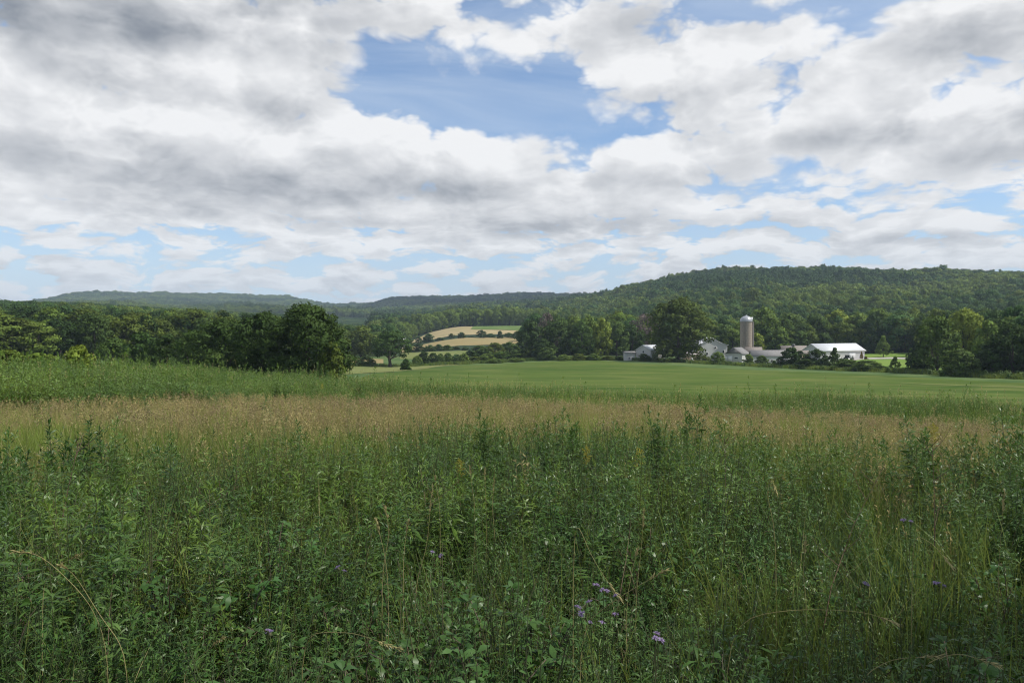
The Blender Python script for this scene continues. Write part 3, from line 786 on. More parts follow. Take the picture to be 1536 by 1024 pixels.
def vnoise(x, y, sc, seed):
    G = np.random.default_rng(seed).random((128, 128))
    u = x / sc + 500.3; v = y / sc + 300.7
    i = np.floor(u).astype(int); j = np.floor(v).astype(int); a = u - i; b = v - j
    a = a * a * (3 - 2 * a); b = b * b * (3 - 2 * b)
    g = lambda p, q: G[p % 128, q % 128]
    return (g(i, j) * (1 - a) + g(i + 1, j) * a) * (1 - b) + (g(i, j + 1) * (1 - a) + g(i + 1, j + 1) * a) * b
def forest():
    rng = np.random.default_rng(5)
    pts = []
    d = 150.0
    while d < 3700:
        s = max(7.6, d * 0.0050)
        st = s / d
        a = np.arange(-0.86, 0.86, st) + rng.uniform(0, st)
        a = a + rng.uniform(-0.38, 0.38, len(a)) * st
        r = d + rng.uniform(-0.4, 0.4, len(a)) * s
        pts.append(np.column_stack([r * np.sin(a), r * np.cos(a), np.full(len(a), s)]))
        d += s * 0.9
    P = np.concatenate(pts)
    x, y, s = P.T
    r = np.hypot(x, y); px = 768 + F * x / y
    # where the woods begin, by column
    fx = [-400, 0, 150, 300, 420, 500, 540, 600, 640, 795, 800, 880, 950, 1080, 1250, 1390, 1420, 1536, 2000]
    fd = [190, 215, 230, 250, 300, 335, 385, 440, 520, 520, 345, 345, 345, 352, 378, 372, 300, 235, 190]
    ok = r > np.interp(px, fx, fd)
    fields = [[(590, 330), (590, 592), (640, 735), (716, 790), (840, 775), (840, 640), (800, 610), (795, 330)]]
    for f in fields:
        ok &= ~inside(world_poly(f), x, y)
    x, y, s, r, px = x[ok], y[ok], s[ok], r[ok], px[ok]
    z = H(x, y)
    wid = s * np.where(rng.random(len(x)) < 0.20, rng.uniform(2.1, 3.0, len(x)), rng.uniform(1.1, 1.9, len(x)))
    hgt = np.clip((14.2 + 1.6 * wid / s * np.clip(r / 700, 0, 1) ** 2 * 0.8) * np.exp(rng.normal(0, 0.11, len(x)) + 0.35 * (vnoise(x, y, 45.0, 91) - 0.5)) * (0.75 + 0.25 * np.clip(s / 8, 1, 2)), 9, 30)
    left = (px < 330) & (r < 420)
    hgt = np.where(left, hgt * 0.8, hgt)
    cap = zrow(np.interp(px, [-200, 0, 150, 240, 300, 420, 520], [447, 450, 455, 461, 464, 471, 487]) + rng.uniform(-1.5, 9, len(x)), y) - z
    hgt = np.where((px < 560) & (r < 1500), np.clip(hgt, 4, np.maximum(cap, 5)), hgt)
    # keep what can be seen over the trees in front
    o = np.argsort(r)
    el_top = (z + hgt - EYE) / r; el_low = (z + 0.55 * hgt - EYE) / r
    bins = np.clip(((np.arctan2(x, y) + 0.9) / 1.8 * 1800).astype(int), 0, 1799)
    hor = np.full(1800, -1.0); keep = np.zeros(len(x), bool)
    half = np.maximum((wid / r / 1.8 * 1800 * 0.35).astype(int), 0)
    for i in o:
        b = bins[i]
        if el_top[i] > hor[max(b - 1, 0):b + 2].min():
            keep[i] = True
        lo, hi = max(b - half[i], 0), b + half[i] + 1
        np.maximum(hor[lo:hi], el_low[i], out=hor[lo:hi])
    x, y, z, s, r, px, wid, hgt = (q[keep] for q in (x, y, z, s, r, px, wid, hgt))
    inv = np.abs(np.arctan2(x, y)) < 0.62
    size = np.where(inv & (px > -10) & (px < 1546), hgt / r, 0)
    order = np.argsort(-size)
    ind = order[:165]
    rest = order[165:]
    return (x, y, z, wid, hgt, r, px), ind, rest
FT, FI, FR = forest()

TINTS = [((0.45, 0.55, 0.58), "dark green"), ((0.9, 0.95, 0.95), "mid green"), ((1.25, 1.1, 0.8), "olive green"), ((1.6, 1.5, 1.15), "pale green"), ((0.7, 0.9, 1.05), "bluish green")]
def forest_singles():
    x, y, z, w, h, r, px = FT
    rng = np.random.default_rng(9)
    for i in FI:
        q = int(rng.choice(5, p=[.32, .28, .16, .1, .14]))
        where = ("in the front rank of the wood behind the dark clump" if px[i] < 430 else
                 "in the wood behind the lone open crowned tree" if px[i] < 640 else
                 "behind the tall row by the small white shed" if px[i] < 1000 else
                 "on the foot of the hill behind the farm buildings" if px[i] < 1390 else
                 "on the hill foot behind the large field edge trees")
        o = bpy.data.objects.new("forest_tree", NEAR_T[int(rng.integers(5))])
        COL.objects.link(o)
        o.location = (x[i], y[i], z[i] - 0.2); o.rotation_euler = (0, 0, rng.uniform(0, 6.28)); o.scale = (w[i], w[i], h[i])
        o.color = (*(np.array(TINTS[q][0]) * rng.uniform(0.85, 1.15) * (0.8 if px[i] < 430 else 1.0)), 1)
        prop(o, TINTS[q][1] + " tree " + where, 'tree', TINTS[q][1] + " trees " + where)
forest_singles()
def forest_rest():
    x, y, z, w, h, r, px = (q[FR] for q in FT)
    rng = np.random.default_rng(10)
    n = len(x)
    far = r > 800
    nt = len(TINTS)
    far_c = [(0.52, 0.64, 0.66), (0.92, 1.0, 0.92), (1.25, 1.12, 0.85), (1.55, 1.42, 1.08), (0.72, 0.90, 0.96)]
    temps = [(m, c) for m in NEAR_T for c in far_c] + [(m, c) for m in FAR_T for c in far_c]
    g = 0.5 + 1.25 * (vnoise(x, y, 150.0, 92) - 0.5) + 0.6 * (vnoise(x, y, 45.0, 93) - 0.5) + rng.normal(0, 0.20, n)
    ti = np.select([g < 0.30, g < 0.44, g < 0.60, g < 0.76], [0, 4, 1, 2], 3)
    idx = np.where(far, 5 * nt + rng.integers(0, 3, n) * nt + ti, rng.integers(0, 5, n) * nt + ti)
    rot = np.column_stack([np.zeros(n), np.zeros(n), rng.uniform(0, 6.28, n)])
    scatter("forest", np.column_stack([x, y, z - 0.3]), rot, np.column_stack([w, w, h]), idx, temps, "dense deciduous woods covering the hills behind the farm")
    print("forest trees", n, "singles", len(FI), "trees", TREES)
forest_rest()
# ------------------------------------------------------------------ farm buildings
def paint_mat(name, base, dirt, lines=None, rough=0.6, metal=0.0, spec=0.4, streak=0.5):
    """painted boards or sheet metal with weathering; lines = (spacing, depth) of the board joints or ribs"""
    m, k, out = new_mat(name)
    tcn = k.n('ShaderNodeTexCoord').outputs['Object']
    sx = k.n('ShaderNodeSeparateXYZ'); k.l.new(tcn, sx.inputs[0])
    st = k.noise(k.comb(k.math('MULTIPLY', sx.outputs[0], 1.6), k.math('MULTIPLY', sx.outputs[1], 1.6), k.math('MULTIPLY', sx.outputs[2], 0.3)), 1.3, 4, 0.65)
    big = k.noise(tcn, 0.35, 3)
    c = k.mix(k.ramp(st, 0.45, 0.78, 0.0, streak), base, dirt)
    c = k.mix(k.ramp(big, 0.4, 0.7, 0.0, 0.35), c, tuple(0.8 * v for v in base))
    nrm = None
    if lines:
        sp_, dp = lines
        u = k.math('ADD', sx.outputs[0], sx.outputs[1])
        s = k.math('ABSOLUTE', k.math('SINE', k.math('MULTIPLY', u, math.pi / sp_)))
        nrm = bump(k, k.ramp(s, 0.0, 0.25), dp, 0.05)
    k.l.new(principled(k, c, rough, spec, metal, nrm).outputs[0], out.inputs[0])
    return m
WHITE = paint_mat("white_boards", (0.52, 0.515, 0.495), (0.45, 0.42, 0.36), (0.3, 0.5), 0.7)
SHEETW = paint_mat("pale_sheet_metal", (0.50, 0.50, 0.505), (0.42, 0.41, 0.38), (0.45, 0.6), 0.5)
ROOFW = paint_mat("white_sheet_roof", (0.62, 0.63, 0.64), (0.6, 0.6, 0.6), (0.6, 0.5), 0.4, 0.0, 0.5, 0.3)
ROOFG = paint_mat("grey_shingles", (0.21, 0.205, 0.20), (0.12, 0.115, 0.11), (0.5, 0.4), 0.85, 0, 0.2)
ROOFB = paint_mat("brown_grey_shingles", (0.22, 0.195, 0.175), (0.13, 0.115, 0.10), (0.5, 0.4), 0.85, 0, 0.2)
TANW = paint_mat("tan_boards", (0.42, 0.32, 0.22), (0.25, 0.19, 0.14), (0.3, 0.5), 0.8)
TRIM = paint_mat("white_trim", (0.8, 0.8, 0.78), (0.55, 0.53, 0.5), None, 0.6)
DARKG, _k, _o = new_mat("dark_glass"); _k.l.new(principled(_k, (0.02, 0.022, 0.025), 0.12, 0.6).outputs[0], _o.inputs[0])
DOORM = paint_mat("door_paint", (0.46, 0.43, 0.33), (0.28, 0.25, 0.18), (0.3, 0.4), 0.7)
GREYD = paint_mat("grey_door", (0.55, 0.56, 0.57), (0.35, 0.34, 0.33), (0.3, 0.4), 0.6)

def box_v(x0, x1, y0, y1, z0, z1):
    v = [(x0, y0, z0), (x1, y0, z0), (x1, y1, z0), (x0, y1, z0), (x0, y0, z1), (x1, y0, z1), (x1, y1, z1), (x0, y1, z1)]
    f = [(0, 3, 2, 1), (4, 5, 6, 7), (0, 1, 5, 4), (1, 2, 6, 5), (2, 3, 7, 6), (3, 0, 4, 7)]
    return v, np.array(f)
def box(acc, x0, x1, y0, y1, z0, z1, mat=0):
    v, f = box_v(min(x0, x1), max(x0, x1), min(y0, y1), max(y0, y1), z0, z1); acc.add(v, f, mat)

def building(name, label, cat, pxA, dA, th, pxB, pxC, eave, ridge, wall, roof, gable=None, profile=None, over=0.35, L=None, group=None):
    """corner A at (column, depth); the long side runs to column B at angle th, the gable to column C. Eave and ridge as rows of the photograph."""
    ca, sa = math.cos(R(th)), math.sin(R(th))
    xA = (pxA - 768) / F * dA
    tB, tC = (pxB - 768) / F, (pxC - 768) / F
    if L is None: L = (tB * dA - xA) / (ca - tB * sa)
    Wd = (tC * dA - xA) / (-sa - tC * ca)
    zb = h1(xA, dA) - 0.1
    ze = zrow(eave, dA) - zb
    mx, my = xA + L / 2 * ca - Wd / 2 * sa, dA + L / 2 * sa + Wd / 2 * ca
    zr = zrow(ridge, my) - zb
    zb = min(zb, h1(mx, my))
    o = empty(name, (xA, dA, zb), R(th)); prop(o, label, cat, group)
    prof = profile or [(0, 0), (1, 1)]            # from eave to ridge, both 0..1
    pts = [(Wd / 2 * u, ze + (zr - ze) * w) for u, w in prof]
    sec = [(0, 0)] + pts + [(Wd - y, z) for y, z in pts[-2::-1]] + [(Wd, 0)]
    n = len(sec)
    a = Acc()
    v = [(0, y, z) for y, z in sec] + [(L, y, z) for y, z in sec]
    a.add(v, [np.array([list(range(n - 1, -1, -1))]), np.array([list(range(n, 2 * n))])], 1 if gable else 0)
    a.add(v, np.array([(0, n, n + 1, 1), (n - 2, 2 * n - 2, 2 * n - 1, n - 1)][::1]), 0)
    a.build('wall', [wall, gable] if gable else [wall], o)
    # roof: slabs following the section, standing over walls and ends
    r = Acc(); t = 0.16
    full = pts + [(Wd - y, z) for y, z in pts[-2::-1]]
    P = np.array(full)
    d0 = unit(P[0] - P[1]); d1 = unit(P[-1] - P[-2])
    P = np.concatenate([[P[0] + d0 * over], P[1:-1], [P[-1] + d1 * over]])
    up = P + np.array([0, t]); lo = P + np.array([0, 0.012])
    m = len(P)
    x0, x1 = -over, L + over
    vv = [(x0, *q) for q in up] + [(x1, *q) for q in up] + [(x0, *q) for q in lo] + [(x1, *q) for q in lo]
    fs = []
    for i in range(m - 1):
        fs += [(i, m + i, m + i + 1, i + 1), (2 * m + i, 2 * m + i + 1, 3 * m + i + 1, 3 * m + i), (i, i + 1, 2 * m + i + 1, 2 * m + i), (m + i, 3 * m + i, 3 * m + i + 1, m + i + 1)]
    fs += [(0, 2 * m, 3 * m, m), (m - 1, 2 * m - 1, 4 * m - 1, 3 * m - 1)]
    r.add(vv, np.array(fs))
    r.build('roof', roof, o)
    return o, L, Wd, ze, zr
def on_side(o, name, m, x0, x1, z0, z1, t=0.06, frame=None):       # on the long side y = 0 (towards the viewer)
    a = Acc(); box(a, x0, x1, -t, 0.0 - 0.003, z0, z1); p = a.build(name, m, o)
    if frame:
        q = Acc(); w = 0.09
        for (u0, u1, s0, s1) in ((x0 - w, x1 + w, z1, z1 + w), (x0 - w, x1 + w, z0 - w, z0), (x0 - w, x0, z0, z1), (x1, x1 + w, z0, z1)):
            box(q, u0, u1, -t - 0.03, -0.002, s0, s1)
        q.build('frame', frame, p)
    return p
def on_gable(o, name, m, y0, y1, z0, z1, t=0.06, frame=None):       # on the gable x = 0
    a = Acc(); box(a, -t, -0.003, y0, y1, z0, z1); p = a.build(name, m, o)
    if frame:
        q = Acc(); w = 0.09
        for (u0, u1, s0, s1) in ((y0 - w, y1 + w, z1, z1 + w), (y0 - w, y1 + w, z0 - w, z0), (y0 - w, y0, z0, z1), (y1, y1 + w, z0, z1)):
            box(q, -t - 0.03, -0.002, u0, u1, s0, s1)
        q.build('frame', frame, p)
    return p

# white pole shed
o, L, Wd, ze, zr = building('pole_shed', "long white metal pole shed with bright white roof beside the gravel lane", 'shed', 1231, 284, 31, 1297, 1204, 526, 515.5, SHEETW, ROOFW)
on_side(o, 'sliding_door', GREYD, L * 0.62, L * 0.62 + 4.2, 0.1, 3.2, 0.09)
on_side(o, 'door', TRIM, L * 0.40, L * 0.40 + 1.0, 0.1, 2.2, 0.06, TRIM)
for u in (0.12, 0.24): on_side(o, 'window', DARKG, L * u, L * u + 1.1, 1.5, 2.3, 0.05, TRIM)
a = Acc(); box(a, -0.38, L + 0.38, -0.52, -0.40, ze - 0.32, ze - 0.18); a.build('gutter', TRIM, o)

# long low barn and its wings round the silo
o, L, Wd, ze, zr = building('low_barn', "long low barn with weathered grey roof stretching away from the silo foot", 'barn', 1129, 266, 6, 1183, 1124, 533.5, 525.5, WHITE, ROOFG)
for u in (0.18, 0.34, 0.5, 0.66): on_side(o, 'window', DARKG, L * u, L * u + 0.8, 1.0, 1.55, 0.05, TRIM)
on_side(o, 'door', GREYD, L * 0.82, L * 0.82 + 1.3, 0.08, 1.75, 0.06)
o, L, Wd, ze, zr = building('milk_house', "small white barn wing with grey gable and white doors just before the silo", 'barn', 1113, 280, 52, 1124, 1088, 530.8, 521.3, WHITE, ROOFG, L=7.5)
a = Acc(); gz = ze + 0.05
a.add([(-0.07, 0.15, gz), (-0.07, Wd - 0.15, gz), (-0.07, Wd / 2, zr - 0.12), (-0.003, 0.15, gz), (-0.003, Wd - 0.15, gz), (-0.003, Wd / 2, zr - 0.12)],
      [np.array([(0, 2, 1)]), np.array([(0, 1, 4, 3), (1, 2, 5, 4), (2, 0, 3, 5)])])
a.build('gable_boarding', ROOFG, o)
on_gable(o, 'door', TRIM, Wd * 0.58, Wd * 0.58 + 1.9, 0.1, 2.3, 0.07, GREYD)
on_gable(o, 'door', TRIM, Wd * 0.84, Wd * 0.84 + 0.9, 0.1, 2.1, 0.07, GREYD)
on_gable(o, 'window', DARKG, Wd * 0.24, Wd * 0.24 + 1.3, 1.25, 1.85, 0.05, TRIM)
building('barn_wing', "short grey roofed barn wing tucked behind the silo foot", 'barn', 1119, 292, 10, 1143, 1117, 529, 521, WHITE, ROOFB)
o, L, Wd, ze, zr = building('back_barn', "brownish roofed barn standing behind the long low barn", 'barn', 1174, 304, 8, 1211, 1170, 527.5, 518.8, WHITE, ROOFB)
a = Acc(); box(a, L * 0.5 - 0.4, L * 0.5 + 0.4, Wd / 2 - 0.4, Wd / 2 + 0.4, zr + 0.05, zr + 0.75); a.build('roof_vent', ROOFG, o)
o, L, Wd, ze, zr = building('tan_shed', "little tan shed squeezed between the long barn and the white pole shed", 'shed', 1200, 270, 8, 1213, 1198, 529.5, 526, TANW, ROOFB)
on_side(o, 'door', GREYD, L * 0.35, L * 0.35 + 0.9, 0.1, 2.0, 0.06)

# white barn with sweeping roof behind the huge tree: its gable end looks at the meadow
o, L, Wd, ze, zr = building('white_barn', "big white barn with tall gable and sweeping pale roof behind the huge olive tree", 'barn', 1091, 302, 96, 1091, 1044, 517.5, 506.2, WHITE, ROOFW,
                            profile=[(0, 0), (0.33, 0.20), (0.66, 0.53), (1, 1)], L=18, over=0.4)
on_gable(o, 'door', DOORM, Wd * 0.22, Wd * 0.22 + 1.5, 0.1, 2.5, 0.07, TRIM)
on_gable(o, 'window', DARKG, Wd * 0.10, Wd * 0.10 + 0.7, 3.0, 4.0, 0.05, TRIM)
on_gable(o, 'window', DARKG, Wd * 0.36, Wd * 0.36 + 0.7, 4.6, 5.6, 0.05, TRIM)
on_gable(o, 'window', DARKG, Wd * 0.62, Wd * 0.62 + 0.7, 2.2, 3.2, 0.05, TRIM)
# small white shed with its lean-to
o, L, Wd, ze, zr = building('white_shed', "small white gabled shed with pale metal roof beside the huge olive tree", 'shed', 976, 284, 44, 994, 954, 525.2, 517.8, WHITE, ROOFW, L=9)
on_gable(o, 'door', GREYD, Wd * 0.35, Wd * 0.35 + 1.6, 0.1, 2.2, 0.07, TRIM)
on_gable(o, 'window', DARKG, Wd * 0.43, Wd * 0.43 + 0.8, 3.0, 3.7, 0.05, TRIM)
on_side(o, 'door', DOORM, L * 0.3, L * 0.3 + 2.6, 0.1, 2.2, 0.07)
o, L, Wd, ze, zr = building('lean_to', "low white lean-to joined to the small white gabled shed", 'shed', 938, 285, 12, 953, 935, 529.2, 527.2, WHITE, ROOFG)
on_side(o, 'window', DARKG, L * 0.3, L * 0.3 + 0.8, 0.7, 1.2, 0.05, TRIM)
on_side(o, 'door', GREYD, L * 0.65, L * 0.65 + 0.9, 0.05, 1.45, 0.05)
o, L, Wd, ze, zr = building('garden_shed', "low shed with pale pinkish roof under the huge olive tree", 'shed', 1027, 292, 6, 1051, 1024, 531.2, 527.2, TANW, paint_mat("pinkish_roof", (0.52, 0.46, 0.44), (0.36, 0.3, 0.28), (0.4, 0.4), 0.7))
on_side(o, 'door', GREYD, L * 0.4, L * 0.4 + 1.0, 0.05, 1.2, 0.05)
# far white farmhouse on the slope, mostly behind the lone tree
o, L, Wd, ze, zr = building('far_house', "tiny white house on the far slope beside the lone open crowned tree", 'house', 601, 548, 10, 609, 599, 509.6, 507.6, WHITE, ROOFW)
on_side(o, 'window', DARKG, L * 0.3, L * 0.3 + 0.9, 0.9, 1.9, 0.05, TRIM)

# ------------------------------------------------------------------ silo
def silo():
    px, d = 1119.3, 298
    x, y, z = at(px, d)
    z = z - 0.2
    r = 8.7 / F * d
    zt = zrow(482, d) - z
    o = empty('silo', (x, y, z)); prop(o, "tall grey concrete silo with white metal dome beside the low barns", 'silo')
    m, k, out = new_mat("concrete_staves")
    tcn = k.n('ShaderNodeTexCoord').outputs['Object']
    sx = k.n('ShaderNodeSeparateXYZ'); k.l.new(tcn, sx.inputs[0])
    ang = k.math('ARCTAN2', sx.outputs[1], sx.outputs[0])
    br = k.n('ShaderNodeTexBrick'); br.inputs['Scale'].default_value = 1.0
    k.l.new(k.comb(k.math('MULTIPLY', sx.outputs[2], 1.0), k.math('MULTIPLY', ang, r), 0.0), br.inputs['Vector'])
    br.inputs['Brick Width'].default_value = 0.76; br.inputs['Row Height'].default_value = 0.26; br.inputs['Mortar Size'].default_value = 0.012
    br.inputs['Color1'].default_value = (0.33, 0.275, 0.22, 1); br.inputs['Color2'].default_value = (0.39, 0.33, 0.265, 1); br.inputs['Mortar'].default_value = (0.17, 0.155, 0.14, 1)
    st = k.noise(k.comb(k.math('MULTIPLY', ang, 4.0), 0.0, k.math('MULTIPLY', sx.outputs[2], 0.22)), 2.2, 5, 0.65)
    c = k.mix(k.ramp(st, 0.42, 0.74, 0.0, 0.7), br.outputs[0], (0.15, 0.135, 0.12))
    k.l.new(principled(k, c, 0.9, 0.15, normal=bump(k, br.outputs['Fac'], -0.4, 0.03)).outputs[0], out.inputs[0])
    a = Acc(); n = 48
    an = np.linspace(0, 2 * math.pi, n, endpoint=False)
    zs = [0, zt * 0.33, zt * 0.66, zt]
    v = np.concatenate([np.column_stack([r * np.cos(an), r * np.sin(an), np.full(n, q)]) for q in zs])
    i = np.arange(3)[:, None]; j = np.arange(n)[None, :]
    f = np.stack([i * n + j, i * n + (j + 1) % n, (i + 1) * n + (j + 1) % n, (i + 1) * n + j], -1).reshape(-1, 4)
    a.add(v, f); a.build('shaft', m, o, smooth=True)
    ST = paint_mat("galvanised_hoops", (0.22, 0.20, 0.18), (0.16, 0.10, 0.07), None, 0.6, 0.4)
    hp = Acc()
    for q in np.arange(0.5, zt - 0.1, 0.62):
        cc = np.column_stack([(r + 0.012) * np.cos(an), (r + 0.012) * np.sin(an), np.full(n, q)])
        sec = [(0.0, -0.02), (0.035, 0.0), (0.0, 0.02)]
        v = np.concatenate([np.column_stack([(r + 0.004 + e) * np.cos(an), (r + 0.004 + e) * np.sin(an), np.full(n, q + w)]) for e, w in sec])
        j = np.arange(n)
        f = np.concatenate([np.stack([s_ * n + j, s_ * n + (j + 1) % n, (s_ + 1) * n + (j + 1) % n, (s_ + 1) * n + j], -1) for s_ in range(2)])
        hp.add(v, f)
    hp.build('hoop_ribs', ST, o)
    DM = paint_mat("dome_metal", (0.36, 0.37, 0.385), (0.5, 0.5, 0.5), None, 0.35, 0.25, 0.5, 0.4)
    dz = zrow(474, d) - zrow(482, d)
    dm = Acc(); rows = 9
    ph = np.linspace(0, math.pi / 2 - 0.08, rows)
    v = [np.column_stack([(r + 0.14) * np.cos(an), (r + 0.14) * np.sin(an), np.full(n, zt - 0.12)])]
    v += [np.column_stack([(r + 0.14) * math.cos(p) * np.cos(an) * (1 + 0.008 * (np.arange(n) % 3 == 0)), (r + 0.14) * math.cos(p) * np.sin(an) * (1 + 0.008 * (np.arange(n) % 3 == 0)), np.full(n, zt + 0.1 + dz * math.sin(p))]) for p in ph]
    nr = len(v); v = np.concatenate(v + [np.array([[0, 0, zt + 0.12 + dz]])])
    i = np.arange(nr - 1)[:, None]; j = np.arange(n)[None, :]
    f = np.stack([i * n + j, i * n + (j + 1) % n, (i + 1) * n + (j + 1) % n, (i + 1) * n + j], -1).reshape(-1, 4)
    t = np.column_stack([(nr - 1) * n + np.arange(n), (nr - 1) * n + (np.arange(n) + 1) % n, np.full(n, nr * n)])
    dm.add(v, [f, t])
    dome = dm.build('dome', DM, o)
    vt = Acc(); tube(vt, [(0, 0, zt + dz), (0, 0, zt + dz + 0.35), (0, 0, zt + dz + 0.4)], [0.28, 0.28, 0.05], 10)
    vt.build('vent_cap', DM, dome)
    ht = Acc(); box(ht, r * 0.42, r * 0.95, -r * 0.62, -r * 0.1, zt + 0.15, zt + dz * 0.78); ht.build('hatch', GREYD, dome)
    # chute up the side, and a ladder
    cx, cy = r * math.cos(-0.12), r * math.sin(-0.12)
    ch = Acc(); tube(ch, [(cx + 0.25, cy, 0.3), (cx + 0.25, cy, zt * 0.5), (cx + 0.25, cy, zt * 0.99)], [0.42, 0.42, 0.42], 12)
    ch.build('chute', paint_mat("chute_metal", (0.20, 0.18, 0.165), (0.13, 0.1, 0.08), None, 0.6), o, smooth=True)
    ld = Acc(); lx, ly = r * math.cos(-2.1) * 1.05, r * math.sin(-2.1) * 1.05
    for s_ in (-0.22, 0.22): tube(ld, [(lx + s_, ly, 0.4), (lx + s_, ly, zt * 0.5), (lx + s_, ly, zt)], [0.03] * 3, 5)
    for q in np.arange(0.6, zt - 0.1, 0.35): tube(ld, [(lx - 0.22, ly, q), (lx, ly, q), (lx + 0.22, ly, q)], [0.018] * 3, 4)
    ld.build('ladder', ST, o)
silo()

# ------------------------------------------------------------------ tractor by the white shed, and a rusty bush at its corner
def tractor():
    x, y, z = at(1272, 280)
    o = empty('tractor', (x, y, z + 0.05), R(25)); prop(o, "dark tractor parked against the wall of the white pole shed", 'tractor')
    PT, k, out = new_mat("tractor_paint"); k.l.new(principled(k, k.mix(k.noise(k.n('ShaderNodeTexCoord').outputs['Object'], 3, 3), (0.03, 0.05, 0.03), (0.05, 0.06, 0.04)), 0.45, 0.5).outputs[0], out.inputs[0])
    RB, k, out = new_mat("tyre_rubber"); k.l.new(principled(k, (0.02, 0.02, 0.02), 0.85, 0.2).outputs[0], out.inputs[0])
    b = Acc(); box(b, -0.2, 1.9, -0.38, 0.38, 0.75, 1.35); box(b, -0.9, -0.2, -0.5, 0.5, 0.7, 1.0); box(b, 1.9, 2.05, -0.3, 0.3, 0.8, 1.25)
    b.build('body', PT, o)
    c = Acc()
    for px_ in (-0.85, 0.1):
        for py_ in (-0.55, 0.48): box(c, px_, px_ + 0.07, py_, py_ + 0.07, 1.0, 2.3)
    box(c, -0.95, 0.25, -0.62, 0.62, 2.3, 2.4)
    cab = c.build('cab', PT, o)
    g = Acc(); box(g, 0.11, 0.14, -0.47, 0.47, 1.36, 2.29); box(g, -0.83, -0.80, -0.47, 0.47, 1.2, 2.29); g.build('pane', DARKG, cab)
    s = Acc(); tube(s, [(1.3, 0.2, 1.35), (1.3, 0.2, 1.7), (1.3, 0.2, 2.1)], [0.05, 0.05, 0.05], 8); s.build('exhaust_pipe', RB, o)
    for wx, r_, t_, wy in ((-0.55, 0.8, 0.42, 0.72), (-0.55, 0.8, 0.42, -0.72), (1.55, 0.5, 0.28, 0.6), (1.55, 0.5, 0.28, -0.6)):
        w = Acc(); tube(w, [(wx, wy - t_ / 2, r_), (wx, wy - t_ / 2 + 0.01, r_), (wx, wy + t_ / 2 - 0.01, r_), (wx, wy + t_ / 2, r_)], [r_ * 0.6, r_, r_, r_ * 0.6], 22)
        wo_ = w.build('wheel', RB, o, smooth=False)
        q = Acc(); tube(q, [(wx, wy - t_ / 2 - 0.02, r_), (wx, wy - t_ / 2 - 0.01, r_), (wx, wy + t_ / 2 + 0.01, r_), (wx, wy + t_ / 2 + 0.02, r_)], [0.02, r_ * 0.58, r_ * 0.58, 0.02], 16)
        q.build('rim', TRIM, wo_)
tractor()
tree(1292.5, 292, 527, 8, 'cone', (2.6, 1.15, 0.9), "narrow rusty brown bush at the end corner of the white pole shed", 'bush', 'bush')
tree(1299, 291, 534, 7, 's1', (2.2, 1.1, 0.9), "low rusty brown bush beside the narrow rusty bush", 'bush', 'bush')
tree(1279.5, 288, 533, 4, 'cone', (0.6, 0.6, 0.6), "slim dark shrub beside the parked tractor", 'bush', 'bush')
# ------------------------------------------------------------------ air
def haze():
    m = bpy.data.materials.new("haze"); m.use_nodes = True
    m.node_tree.nodes.clear(); k = NT(m.node_tree)
    out = k.n('ShaderNodeOutputMaterial')
    v = k.n('ShaderNodeVolumePrincipled')
    v.inputs['Color'].default_value = (0.66, 0.82, 1.0, 1)
    v.inputs['Density'].default_value = HAZE
    v.inputs['Anisotropy'].default_value = 0.0
    k.l.new(v.outputs[0], out.inputs['Volume'])
    zlo = min(v_.co.z for v_ in bpy.data.objects['ground'].data.vertices) - 1.0
    zhi = max(v_.co.z for v_ in bpy.data.objects['ground'].data.vertices) + 60
    a = Acc(); box(a, -9100, 9100, -9100, 9100, zlo, zhi)
    o = a.build("haze", m)
    prop(o, kind='stuff', label='thin bluish summer haze over the valley')
    print("haze box", zlo, zhi)
HAZE = 0.00012
haze()
# ------------------------------------------------------------------ unseen cumulus-shaped blockers added overhead only to shade parts of the land
def shade_blocker(cx, cy, sx, sy, alt, label, seed):
    """a flat based cumulus whose shade falls on the ground round (cx, cy)"""
    rng = np.random.default_rng(seed)
    n, m = 64, 24
    an = np.linspace(0, 2 * math.pi, n, endpoint=False); ph = np.linspace(-math.pi / 2 + 0.02, math.pi / 2 - 0.02, m)
    A, Ph = np.meshgrid(an, ph)
    w = 1 + 0.05 * np.sin(3 * A + rng.uniform(0, 6)) + 0.04 * np.sin(5 * A + rng.uniform(0, 6)) + 0.04 * np.sin(9 * A + rng.uniform(0, 6))
    l = 1 + 0.10 * np.sin(7 * A + 5 * Ph) * np.cos(6 * Ph + 1)
    x = sx * w * np.cos(Ph) ** 0.6 * np.cos(A); y = sy * w * np.cos(Ph) ** 0.6 * np.sin(A)
    z = np.where(Ph > 0, 0.35 * min(sx, sy) * np.sin(Ph) * l, 0.03 * min(sx, sy) * np.sin(Ph))
    i = np.arange(m - 1)[:, None]; j = np.arange(n)[None, :]
    f = np.stack([i * n + j, i * n + (j + 1) % n, (i + 1) * n + (j + 1) % n, (i + 1) * n + j], -1).reshape(-1, 4)
    mt = bpy.data.materials.get("cloud_vapour")
    if mt is None:
        mt, k, out = new_mat("cloud_vapour"); k.l.new(principled(k, (0.85, 0.86, 0.88), 1.0, 0.0).outputs[0], out.inputs[0])
    o = Acc().add(np.column_stack([x.ravel(), y.ravel(), z.ravel()]), f).build("cloud", mt, smooth=True)
    g = h1(cx, cy); t = (alt - g) / SUN_DIR.z
    o.location = (cx + SUN_DIR.x * t, cy + SUN_DIR.y * t, alt)
    return prop(o, kind='structure', label=label)
shade_blocker(640, 1290, 430, 120, 800, "cumulus overhead shading the top of the wooded hill", 3)
shade_blocker(60, 2350, 620, 420, 2300, "cumulus overhead shading the far ridge", 4)
